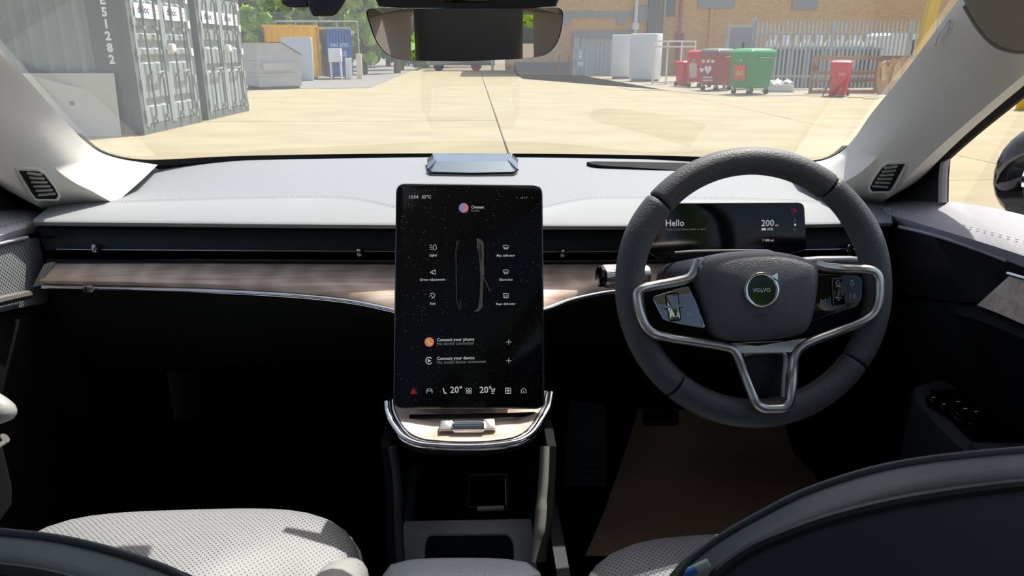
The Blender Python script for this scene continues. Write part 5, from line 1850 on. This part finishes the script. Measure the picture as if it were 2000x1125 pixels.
# two tall white units and the tubular frames
for k, (x0, x1, y0, y1, lab, dp) in enumerate([(1197, 1237, 77, 154, 'tall white panel with dark handles standing by the shutter', .9), (1236, 1287, 75.5, 158.5, 'wider tall white panel in front of the grey column', .9)]):
    a, b = gpt(x0, y1), gpt(x1, y1 + (.5 if k == 0 else 1.5))
    h = (y1 - y0) / FPX * a.y / .99
    t = thing('white_unit', lab, 'panel', (a + b) / 2)
    d_ = (b - a)
    ctr = (a + b) / 2
    MB().rbox((ctr.x, ctr.y + .3, h / 2 + .06), (d_.length, .6, h - .06), .04, Matrix.Rotation(math.atan2(d_.y, d_.x), 3, 'Z')).build('unit_body', O['white'], t)
    MB().box((ctr.x, ctr.y + .3, .04), (d_.length * .9, .5, .08)).build('unit_plinth', O['rod'], t)
    if k == 0:
        for z in (.55, 1.25, 1.6):
            MB().box((a.x + .14, a.y - .03, z), (.10, .05, .10)).build('handle', O['galv'], t)


def tube_frame(lab, a, b, h, dep):
    t = thing('tube_frame', lab, 'frame', (a + b) / 2)
    d_ = (b - a); n_ = V((-d_.y, d_.x, 0)).normalized() * dep
    P = [a, b, b + n_, a + n_]
    for p in P:
        MB().bar(p, p + V((0, 0, h)), .06, .06).build('upright', O['white'], t)
    for z in (.08, h - .22, h):
        for i in range(4):
            MB().bar(P[i] + V((0, 0, z)), P[(i + 1) % 4] + V((0, 0, z)), .05, .05).build('rail', O['white'], t)
    MB().bar(a + d_ * .5, a + d_ * .5 + V((0, 0, h)), .05, .05).build('upright', O['white'], t)


tube_frame('white tubular frame trolley between the white panels and the red bins', gpt(1300, 165.5), gpt(1353, 163), 1.72, .7)


# ---------------------------------------------------------------- bins
def castor(mb_parent, x, y, m):
    MB().cyl((x - .025, y, .09), (x + .025, y, .09), .09, 14).build('wheel', O['tyre'], mb_parent)
    MB().box((x, y, .17), (.09, .07, .10)).build('wheel_fork', O['galv'], mb_parent)


def big_bin(lab, loc, rz, m, lidm, w=1.25, d=.95, h=1.28, print_=None, group=None):
    r = thing('wheelie_bin', lab, 'bin', group=group)
    k = .86
    bot = [V((sx * w * k / 2, sy * d * k / 2, .22)) for sx, sy in ((-1, -1), (1, -1), (1, 1), (-1, 1))]
    def rr(s, z):
        pts = rounded([(-w * s / 2, -d * s / 2), (w * s / 2, -d * s / 2), (w * s / 2, d * s / 2), (-w * s / 2, d * s / 2)], .07, 3)
        return [V((x, y, z)) for x, y in pts]
    MB().loft([rr(k - .06, .2), rr(k, .24), rr(.98, h - .18), rr(1.05, h - .17), rr(1.05, h - .1)], close_u=True, cap=True).build('tub', m, r, 30)
    lid = []
    for z, s in ((0, 1.06), (.06, 1.06), (.13, .96), (.17, .7), (.18, .3)):
        lid.append(rr(s, h - .11 + z))
    MB().loft(lid, close_u=True, cap=True).build('lid', lidm, r, 40)
    for x in (-w * .36, w * .36):
        for y in (-d * .34, d * .34):
            castor(r, x, y, m)
    for sx in (-1, 1):
        MB().cyl((sx * w * .525, -.1, h - .30), (sx * (w * .525 + .09), -.1, h - .30), .035, 10).build('trunnion', O['galv'], r)
    MB().tube([V((-w * .3, -d * .54, h - .22)), V((-w * .3, -d * .60, h - .22)), V((w * .3, -d * .60, h - .22)), V((w * .3, -d * .54, h - .22))], .018, 8).build('handle_bar', m, r)
    if print_:
        print_(r, w, d, h)
    r.location = loc; r.rotation_euler = (0, 0, rz)
    return r


def green_print(r, w, d, h):
    # sticker on the end that looks towards the car
    n = V((-1, 0, -.07)).normalized()
    x = -w * .468 - .012
    s = MB().prism([V((x - .035 * ((z - .62) / .3), y, z)) for y, z in [(-.22, .46), (.22, .46), (.22, .92), (-.22, .92)]], n, .01).build('sticker', mat('orange_sticker', 'd8502e', rough=.6), r)
    mb = MB()
    mb.prism([V((x - .014 - .035 * ((z - .62) / .3), y, z)) for y, z in [(-.16, .60), (.16, .60), (.10, .78), (-.02, .70), (-.12, .80)]], n, .004)
    mb.build('sticker_mark', O['card'], s)


def red_print(r, w, d, h):
    n = V((-1, 0, -.07)).normalized()
    x = -w * .468 - .012
    MB().prism([V((x - .035 * ((z - .62) / .3), y, z)) for y, z in [(-.16, .36), (.16, .36), (.18, .84), (.1, .92), (-.1, .92), (-.18, .84)]], n, .01).build('sticker', mat('cream_sticker', 'c8bfa0', rough=.6), r)


def heart_print(r, w, d, h):
    n = V((-1, 0, -.07)).normalized()
    x = -w * .468 - .012
    mb = MB()
    for oy, oz, sc in ((0, .72, 1.0), (.26, .70, .6)):
        mb.prism([V((x - .02 - .03 * (oz - .62) / .3, oy + yy * sc, oz + zz * sc)) for yy, zz in [(0, -.16), (.15, 0), (.15, .10), (.07, .14), (0, .08), (-.07, .14), (-.15, .10), (-.15, 0)]], n, .006)
    for k in range(3):
        mb.box((x - .055, -.2 + .2 * k, 1.0), (.01, .13, .10))
    for k in range(2):
        mb.box((x + .005, 0, .46 - .10 * k), (.01, .40, .05))
    mb.build('white_print', mat('pale_bin_print', 'e3d4d4', rough=.6), r)


gb = gpt(1460, 184)
rzb = math.radians(31)
big_bin('large green bin with orange sticker at the end of the bin row', (gb.x + .10, gb.y + .1, 0), rzb, O['green'], O['green'], 1.18, .90, 1.36, green_print)
rb_ = gpt(1400, 178)
big_bin('dull red bin with white print and dark lid next to the green bin', (rb_.x + .10, rb_.y + .45, 0), rzb + .08, O['dred'], mat('bin_lid_grey', '59605f', rough=.5), 1.05, .82, 1.36, heart_print)
rc_ = gpt(1366, 171)
big_bin('bright red bin with cream sticker in the middle of the row', (rc_.x + .05, rc_.y + .25, 0), rzb + .1, O['red'], O['red'], .9, .70, 1.30, red_print)


def small_bin(lab, loc, rz, m, extra=True):
    r = thing('wheelie_bin', lab, 'bin')
    def rr(w, d, z, dy=0):
        pts = rounded([(-w / 2, -d / 2 + dy), (w / 2, -d / 2 + dy), (w / 2, d / 2 + dy), (-w / 2, d / 2 + dy)], .05, 3)
        return [V((x, y, z)) for x, y in pts]
    MB().loft([rr(.44, .50, .04), rr(.47, .54, .10), rr(.56, .68, .92), rr(.60, .73, .93), rr(.60, .73, .98)], close_u=True, cap=True).build('tub', m, r, 30)
    MB().loft([rr(.61, .76, .985), rr(.61, .76, 1.02), rr(.52, .64, 1.07), rr(.2, .3, 1.08)], close_u=True, cap=True).build('lid', m, r, 40)
    MB().cyl((-.24, .36, .99), (.24, .36, .99), .02, 8).build('handle_bar', m, r)
    for x in (-.26, .26):
        MB().cyl((x - .03, .26, .10), (x + .03, .26, .10), .10, 14).build('wheel', O['tyre'], r)
    if extra:
        MB().prism([V((x, -.335 - .10 * (z - .65), z)) for x, z in [(-.02, .62), (.18, .62), (.18, .72), (-.02, .72)]], (0, -1, -.1), .01).build('sticker', mat('faded_red_sticker', 'd8707a', rough=.6), r)
    r.location = loc; r.rotation_euler = (0, 0, rz)
    return r


small_bin('small red two wheeled bin at the far end of the bin row', gpt(1337, 169) + V((0, .2, 0)), math.radians(15), O['red'], False).scale = (.86, .86, .9)
small_bin('red two wheeled bin alone in front of the timber pallet', gpt(1642, 189) + V((.05, .3, 0)), math.radians(-32), O['red'])
stk = thing('black_stick', 'thin black stick leaning against the lone red bin', 'stick', gpt(1606, 189))
MB().cyl(gpt(1606, 189), at(1624, 150, Y=gpt(1627, 189).y - .25), .018, 8).build('rod', O['tyre'], stk)

# ---------------------------------------------------------------- palisade fence
fn = thing('palisade_fence', 'galvanised palisade fence behind the bins', 'fence', (0, 0, 0))
FA, FB = gpt(1476, 172), gpt(1830, 181)
FA = V((at(1476, 100, Y=27.7).x, 27.7, 0)); FB = V((at(2120, 100, Y=26.9).x, 26.9, 0))
fd = (FB - FA); nP = int(fd.length / .150)
fu = fd.normalized()
ph = 2.42
pb = MB()
w_ = .07
sec = [(-w_ / 2, 0), (-w_ / 6, -.02), (w_ / 6, -.02), (w_ / 2, 0)]
rws = []
for x, y in sec:
    rws.append([V((x, y, .06)), V((x, y, ph - .16 + (.10 if abs(x) < .03 else 0))), V((x * .35, y, ph + (0 if abs(x) < .03 else -.03)))])
pb.loft(rws).loft([[p + V((0, .004, 0)) for p in r] for r in rws])
pm_ = pb.mesh('pale'); pm_.materials.append(O['galv'])
for k in range(nP):
    o = link('pale', pm_, fn)
    p = FA + fu * (k * .150)
    o.location = (p.x, p.y, 0)
    o.rotation_euler = (0, 0, math.atan2(fu.y, fu.x) + random.uniform(-.05, .05))
for z in (.45, 1.98):
    MB().bar(FA + V((0, .05, z)), FB + V((0, .05, z)), .05, .06).build('rail', O['galv'], fn)
for k in range(0, int(fd.length / 2.75) + 1):
    p = FA + fu * (k * 2.75) + V((0, .10, 0))
    MB().box((p.x, p.y, 1.2), (.10, .10, 2.4)).build('fence_post', O['galv'], fn)
# solid gate left of the pales
gt_ = thing('steel_gate', 'flat grey steel gate at the end of the palisade fence', 'gate', FA)
ga, gb_ = V((at(1420, 100, Y=28.3).x, 28.3, 0)), FA - fu * .08 + V((0, .2, 0))
gdv = gb_ - ga
MB().bar(ga + V((0, 0, 1.15)), gb_ + V((0, 0, 1.15)), .05, 2.1).build('gate_sheet', mat('gate_grey', '8d8f9a', rough=.6), gt_)
MB().bar(ga, ga + V((0, 0, 2.3)), .1, .1).bar(gb_, gb_ + V((0, 0, 2.5)), .1, .1).bar(ga + V((0, 0, 2.2)), gb_ + V((0, 0, 2.2)), .08, .08).build('gate_frame', O['galv'], gt_)
MB().rbox(ga + gdv * .62 + V((0, -.06, 1.55)), (.06, .06, .22), .02).build('gate_handle', O['tyre'], gt_)
# white objects standing behind the pales
pv_ = thing('parked_van', 'white van parked behind the palisade fence', 'van', (at(1735, 90, Y=31).x, 31, 0))
vx0, vx1 = at(1722, 90, Y=30).x, at(1850, 90, Y=30).x
vy = 29.6
prof = [(vx0, .35), (vx1, .35), (vx1 + .1, .9), (vx1 - .35, 1.15), (vx1 - 1.1, 1.95), (vx0 + .2, 2.02), (vx0, 1.9)]
MB().loft([[V((x, vy, z)) for x, z in prof], [V((x, vy + 1.8, z)) for x, z in prof]], close_u=True, cap=True).build('body', O['white'], pv_, 20)
MB().prism([V((x, vy - .01, z)) for x, z in [(vx1 - 1.9, 1.15), (vx1 - .7, 1.15), (vx1 - 1.2, 1.75), (vx1 - 1.9, 1.75)]], (0, -1, 0), .02).build('side_window', M['black_gloss'], pv_)
for x in (vx0 + .7, vx1 - .7):
    MB().cyl((x, vy - .02, .33), (x, vy + .2, .33), .33, 18).build('wheel', O['tyre'], pv_)
ld = thing('storage_ledge', 'long dark grey ledge behind the palisade fence', 'ledge', (at(1600, 90, Y=29).x, 29, 0))
lx0, lx1 = at(1490, 90, Y=29).x, at(1712, 90, Y=29).x
MB().box(((lx0 + lx1) / 2, 29.1, .70), (lx1 - lx0, .9, 1.36)).build('ledge_body', mat('ledge_grey', '4f5a5e', rough=.8), ld)
MB().box(((lx0 + lx1) / 2, 29.1, 1.42), (lx1 - lx0 + .1, 1.0, .08)).build('ledge_top', O['band'], ld)
for k in range(7):
    MB().box((lx0 + (lx1 - lx0) * (k + .5) / 7, 28.63, .7), (.10, .05, 1.3)).build('ledge_rib', O['band'], ld)
cp = None
rngc = random.Random(3)
for k in range(17):
    x = lx0 + .2 + (lx1 - lx0 - .4) * k / 16
    if cp is None:
        cp = thing('white_canister', 'white canister standing on the ledge behind the fence', 'canister', (0, 0, 0), 'white canisters on the ledge')
        MB().tube([V((0, 0, 0)), V((0, 0, .02)), V((0, 0, .14)), V((0, 0, .24)), V((0, 0, .32)), V((0, 0, .40))], [.10, .115, .112, .07, .045, .045], 12).build('bottle', O['white'], cp)
        MB().cyl((0, 0, .40), (0, 0, .44), .05, 12).build('cap', O['sticker'], cp)
        o = cp
    else:
        o = copy_tree(cp)
    o.location = (x + rngc.uniform(-.03, .03), 28.85 + rngc.uniform(-.1, .1), 1.46)
# brown-grey strip laid on the concrete along the warehouse and the fence
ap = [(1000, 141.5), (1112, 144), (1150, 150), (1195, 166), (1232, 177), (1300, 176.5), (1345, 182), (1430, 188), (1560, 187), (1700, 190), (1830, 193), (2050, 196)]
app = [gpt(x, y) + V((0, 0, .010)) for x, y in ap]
MB().prism(app + [V((app[-1].x, 38, .010)), V((app[0].x, 38, .010))], (0, 0, 1), .02).build('brown_grey_strip', mat('brown_grey_ground', '8c8474', rough=.9, noise=(1.2, .12)), gd)
wbag = thing('white_sheet', 'crumpled white plastic strip lying by the fence behind the green bin', 'plastic sheet', gpt(1525, 165))
c = V((at(1523, 150, Y=25.6).x, 25.6, .0))
rows = []
for i in range(5):
    rows.append([V((c.x - .45 + .9 * j / 12, c.y - .15 + .075 * i, .30 + .05 * math.sin(j * 1.7 + i) + .04 * math.cos(i * 2.3 + j * .6) + .02 * i)) for j in range(13)])
MB().loft(rows).loft([[p - V((0, 0, .02)) for p in r] for r in rows]).build('sheet', O['white'], wbag)
MB().box((c.x, c.y + .05, .13), (1.0, .32, .22)).build('sheet_block', O['pbox'], wbag)

# ---------------------------------------------------------------- timber pallet frame, cardboard heap, yellow post
PY = 24.7
pal = thing('timber_pallet', 'weathered timber pallet frame standing against the fence', 'pallet', (at(1650, 150, Y=PY).x, PY, 0))
X0, X1 = at(1584, 150, Y=PY).x, at(1716, 150, Y=PY).x
zt_ = at(1650, 109, Y=PY).z; zb_ = .05


def plank(a, b, w, h):
    MB().bar(a, b, w, h).build('plank', O['timber'], pal)


for z in (zt_ - .06, zt_ - .52, zt_ - .78):
    plank((X0, PY, z), (X1, PY, z), .05, .11)
for x in (X0 + .05, X0 + (X1 - X0) * .52, X1 - .05):
    plank((x, PY + .04, zb_), (x, PY + .04, zt_), .09, .07)
plank((X0, PY + .02, .06), (X1, PY + .02, .06), .06, .10)
plank((X0 + .16, PY + .05, zt_ - .1), (X0 + .16, PY + .05, .6), .07, .05)
HY = 24.1
for k, (px, py, w, h, tilt_, lab) in enumerate([(1725, 184, .40, 1.05, -.10, 'narrow brown cardboard sheet standing against the pallet'), (1748, 186, .55, 1.15, .06, 'folded tan cardboard sheet in the middle of the heap'),
                                                (1772, 187, .6, 1.2, .12, 'broad pale cardboard sheet half hidden by the windscreen pillar')]):
    p = V((at(px, py, Y=HY).x, HY + .12 * k, 0))
    t = thing('cardboard_sheet', lab, 'cardboard', p)
    t.rotation_euler = (0, 0, 0)
    d_ = V((math.cos(.3 - .3 * k), math.sin(.3 - .3 * k), 0))
    up = V((math.sin(tilt_), .12, math.cos(tilt_)))
    a0_ = p - d_ * w / 2
    ol_ = [(0, 0), (w, .03), (w * 1.02, h * .7), (w * .85, h), (w * .45, h * .93), (w * .2, h), (-.03, h * .6)]
    MB().prism([a0_ + d_ * x + up * y for x, y in ol_], d_.cross(up) * -1 if d_.cross(up).y > 0 else d_.cross(up), .05).build('sheet', O['card'], t)
    MB().prism([a0_ + d_ * x + up * y - V((0, .05, 0)) for x, y in [(w * .2, h * .35), (w * .75, h * .45), (w * .6, h * .9), (w * .3, h * .8)]], (0, -1, .1), .02).build('torn_flap', mat('pale_cardboard', 'dcbb88', rough=.9), t)
cr_ = thing('timber_crate', 'pale timber crate top behind the cardboard heap', 'crate', (at(1740, 150, Y=25.2).x, 25.2, 0))
x0_, x1_ = at(1718, 120, Y=25.2).x, at(1800, 120, Y=25.2).x
for k in range(6):
    MB().box(((x0_ + x1_) / 2, 25.2, .12 + .2 * k), (x1_ - x0_, .04, .15)).build('plank', O['timber'], cr_)
for x in (x0_ + .06, x1_ - .06):
    MB().box((x, 25.26, .6), (.08, .08, 1.2)).build('corner_post', O['timber'], cr_)
for k, (px, py, lab) in enumerate([(1670, 190.5, 'flat yellow scrap on the ground beside the lone red bin'), (1700, 193.5, 'flat yellow scrap on the ground before the cardboard heap')]):
    p = gpt(px, py)
    t = thing('ground_scrap', lab, 'scrap', p)
    MB().prism([p + V((x, y, .03)) for x, y in [(-.22, -.1), (.18, -.16), (.26, .02), (.05, .14), (-.2, .1)]], (0, 0, 1), .03, .005).build('scrap', mat('yellow_scrap_%d' % k, 'cdbf6a', rough=.8), t)
yp = thing('yellow_post', 'leaning yellow steel post at the fence end', 'post', (at(1795, 120, Y=26.0).x, 26.0, 0))
MB().bar((at(1790, 120, Y=26.0).x, 26.0, 0), (at(1838, -40, Y=26.0).x, 26.0, at(1838, -40, Y=26.0).z + .6), .36, .25, V((0, 1, 0))).build('post_tube', O['postyellow'], yp)
MB().box((at(1782, 120, Y=26.0).x, 26.0, .04), (.6, .5, .08)).build('post_foot', O['galv'], yp)
# yard seen through the driver's window
y2 = gpt(1996, 214)
yq = thing('yellow_bollard', 'short yellow bollard at the edge of the driver window', 'bollard', y2)
MB().cyl(y2, y2 + V((0, 0, 1.05)), .14, 16).build('post', O['postyellow'], yq)
MB().cyl(y2 + V((0, 0, 1.05)), y2 + V((0, 0, 1.12)), .14, 16, .08).build('cap', O['postyellow'], yq)

# ---------------------------------------------------------------- low trailer far down the yard
ty = 52.0
tx0, tx1 = at(838, 120, Y=ty).x, at(966, 120, Y=ty).x
tl = thing('flat_trailer', 'dark low trailer with one red wheel far down the yard', 'trailer', ((tx0 + tx1) / 2, ty, 0))
MB().box(((tx0 + tx1) / 2, ty + .6, .55), (tx1 - tx0, 1.8, .35)).build('deck', O['rod'], tl)
MB().box((tx0 + .3, ty + .5, 1.1), (.3, 1.6, .9)).build('headboard', O['tyre'], tl)
for k, px in enumerate((857, 930)):
    x = at(px, 128, Y=ty).x
    wl_ = MB().cyl((x, ty - .25, .36), (x, ty, .36), .36, 18).build('wheel', O['tyre'] if k == 0 else mat('red_wheel', 'b8404c', rough=.6), tl)
wp = gpt(962, 140)
pt_ = thing('pale_marker_post', 'short pale marker post beyond the yard joint', 'post', wp)
MB().rbox((wp.x, wp.y, .35), (.16, .16, .70), .02).build('post', O['pbox'], pt_)
MB().rbox((wp.x, wp.y, .72), (.20, .20, .06), .02).build('cap', O['white'], pt_)


# ---------------------------------------------------------------- trees
def leaf_mat(nm, c1, c2):
    m, nt, N, L, b = new_mat(nm)
    tc = N.new('ShaderNodeTexCoord'); t = N.new('ShaderNodeTexNoise'); t.inputs['Scale'].default_value = 1.7; t.inputs['Detail'].default_value = 3
    L.new(tc.outputs['Object'], t.inputs['Vector'])
    r = N.new('ShaderNodeValToRGB'); r.color_ramp.elements[0].position, r.color_ramp.elements[1].position = .38, .64
    r.color_ramp.elements[0].color, r.color_ramp.elements[1].color = lin(c1), lin(c2)
    L.new(t.outputs[0], r.inputs[0]); L.new(r.outputs[0], b.inputs['Base Color'])
    b.inputs['Roughness'].default_value = .6
    out = N['Material Output']
    tl_ = N.new('ShaderNodeBsdfTranslucent'); L.new(r.outputs[0], tl_.inputs[0])
    mx = N.new('ShaderNodeMixShader'); mx.inputs[0].default_value = .35
    L.new(b.outputs[0], mx.inputs[1]); L.new(tl_.outputs[0], mx.inputs[2]); L.new(mx.outputs[0], out.inputs[0])
    return m


LM = [leaf_mat('leaf_bright', '78ad38', 'cfee66'), leaf_mat('leaf_mid', '5f9040', 'a9cf5c'), leaf_mat('leaf_dark', '4c7848', '7ba458')]


def tree(lab, x, y, h, rx, seed, m, low=.5, n=5200, group=None):
    rng = np.random.default_rng(seed)
    t = thing('broadleaf_tree', lab, 'tree', (x, y, 0), group=group)
    nb = 26
    cz = rng.uniform(low + .4, h - .6, nb)
    prof = np.sqrt(np.clip(1 - ((cz - (h * .50)) / (h * .56)) ** 2, .08, 1))
    ang = rng.uniform(0, 2 * PI, nb); rad = rx * prof * np.sqrt(rng.uniform(.1, 1, nb))
    cen = np.stack([np.cos(ang) * rad, np.sin(ang) * rad * .8, cz], 1)
    br = rng.uniform(.22, .42, nb) * rx
    w = br ** 2 / (br ** 2).sum()
    who = rng.choice(nb, n, p=w)
    d = rng.normal(size=(n, 3)); d /= np.linalg.norm(d, axis=1)[:, None]
    pos = cen[who] + d * (br[who] * rng.uniform(.6, 1.05, n))[:, None]
    pos[:, 2] = np.maximum(pos[:, 2], .15)
    nrm = d + rng.normal(scale=.5, size=(n, 3)); nrm /= np.linalg.norm(nrm, axis=1)[:, None]
    a = np.cross(nrm, rng.normal(size=(n, 3))); a /= np.linalg.norm(a, axis=1)[:, None]
    b = np.cross(nrm, a)
    s = rng.uniform(.14, .30, n)[:, None]
    q = np.stack([pos - a * s, pos + b * s * .6, pos + a * s, pos - b * s * .6], 1).reshape(-1, 3)
    q += np.array([x, y, 0])
    me = bpy.data.meshes.new('foliage')
    me.from_pydata(q.tolist(), [], np.arange(n * 4).reshape(-1, 4).tolist())
    me.materials.append(m)
    o = link('foliage', me, t)
    o['kind'] = 'stuff'
    MB().tube([V((x, y, 0)), V((x + .1, y, h * .3)), V((x - .1, y + .1, h * .6)), V((x, y, h * .85))], [.22, .17, .11, .03], 8).build('trunk', O['trunk'], t)
    for k in range(4):
        c_ = cen[k]
        MB().tube([V((x, y, h * .35)), V((x + c_[0] * .5, y + c_[1] * .5, (h * .35 + c_[2]) / 2)), V((x + c_[0], y + c_[1], c_[2]))], [.08, .05, .02], 6).build('branch', O['trunk'], t)


def tx(px, Y):
    return at(px, 60, Y=Y).x


TREES = [(522, 44.5, 8.5, 1.25, 0, 'bright leafy tree rising directly beside the container end'), (618, 45, 8.0, 1.15, 1, 'pale green tree behind the yellow skip'),
         (706, 45.5, 8.5, 1.05, 0, 'light leaved tree above the far end of the blue skip'), (772, 47, 9.5, .95, 2, 'narrow dark green tree beside the mirror'),
         (470, 53, 11, 2.2, 2, 'dark tall tree at the back beside the container'), (630, 54, 11, 2.1, 1, 'tall tree at the back between both skips'),
         (780, 55, 11, 2.0, 2, 'dark tall tree at the back of the road bend'),
         (548, 61, 11, 1.6, 1, 'slim tree in the second rank behind the yellow skip'), (708, 61, 11, 1.6, 2, 'slim tree in the second rank behind the blue skip'),
         (545, 68, 13, 3.2, 2, 'big dark tree farthest back behind the yellow skip'), (755, 68, 13, 3.2, 2, 'big dark tree farthest back beside the mirror'),
         (400, 72, 13, 3.2, 2, 'big dark tree farthest back hidden by the container'),
         (905, 72, 12, 2.4, 1, 'mid green tree at the end of the yard hidden by the mirror')]
for k, (px, Y, h, rx, mi, lab) in enumerate(TREES):
    tree(lab, tx(px, Y), Y, h, rx * 1.0, k + 1, LM[mi], n=6000)
for k, x in enumerate((-9.5, -3.4, 2.8, 9.0)):
    lab = ['tree behind the car on the passenger side seen in the mirror', 'tree behind the car near its middle seen in the mirror', 'tree behind the car slightly to the driver side seen in the mirror', 'tree behind the car far on the driver side'][k]
    tree(lab, x, -18 - (k % 2), 9, 2.05, 20 + k, LM[k % 2], n=5000)
bwl = thing('brick_garden_wall', 'low orange brick wall behind the car seen in the mirror', 'wall', (0, -13, 0), kind='thing')
MB().box((0, -13, .35), (26, .25, .7)).build('wall_body', mat('orange_brick', 'b8703a', rough=.9, noise=(9, .25)), bwl)
MB().box((0, -13, .73), (26.1, .35, .07)).build('wall_coping', O['band'], bwl)
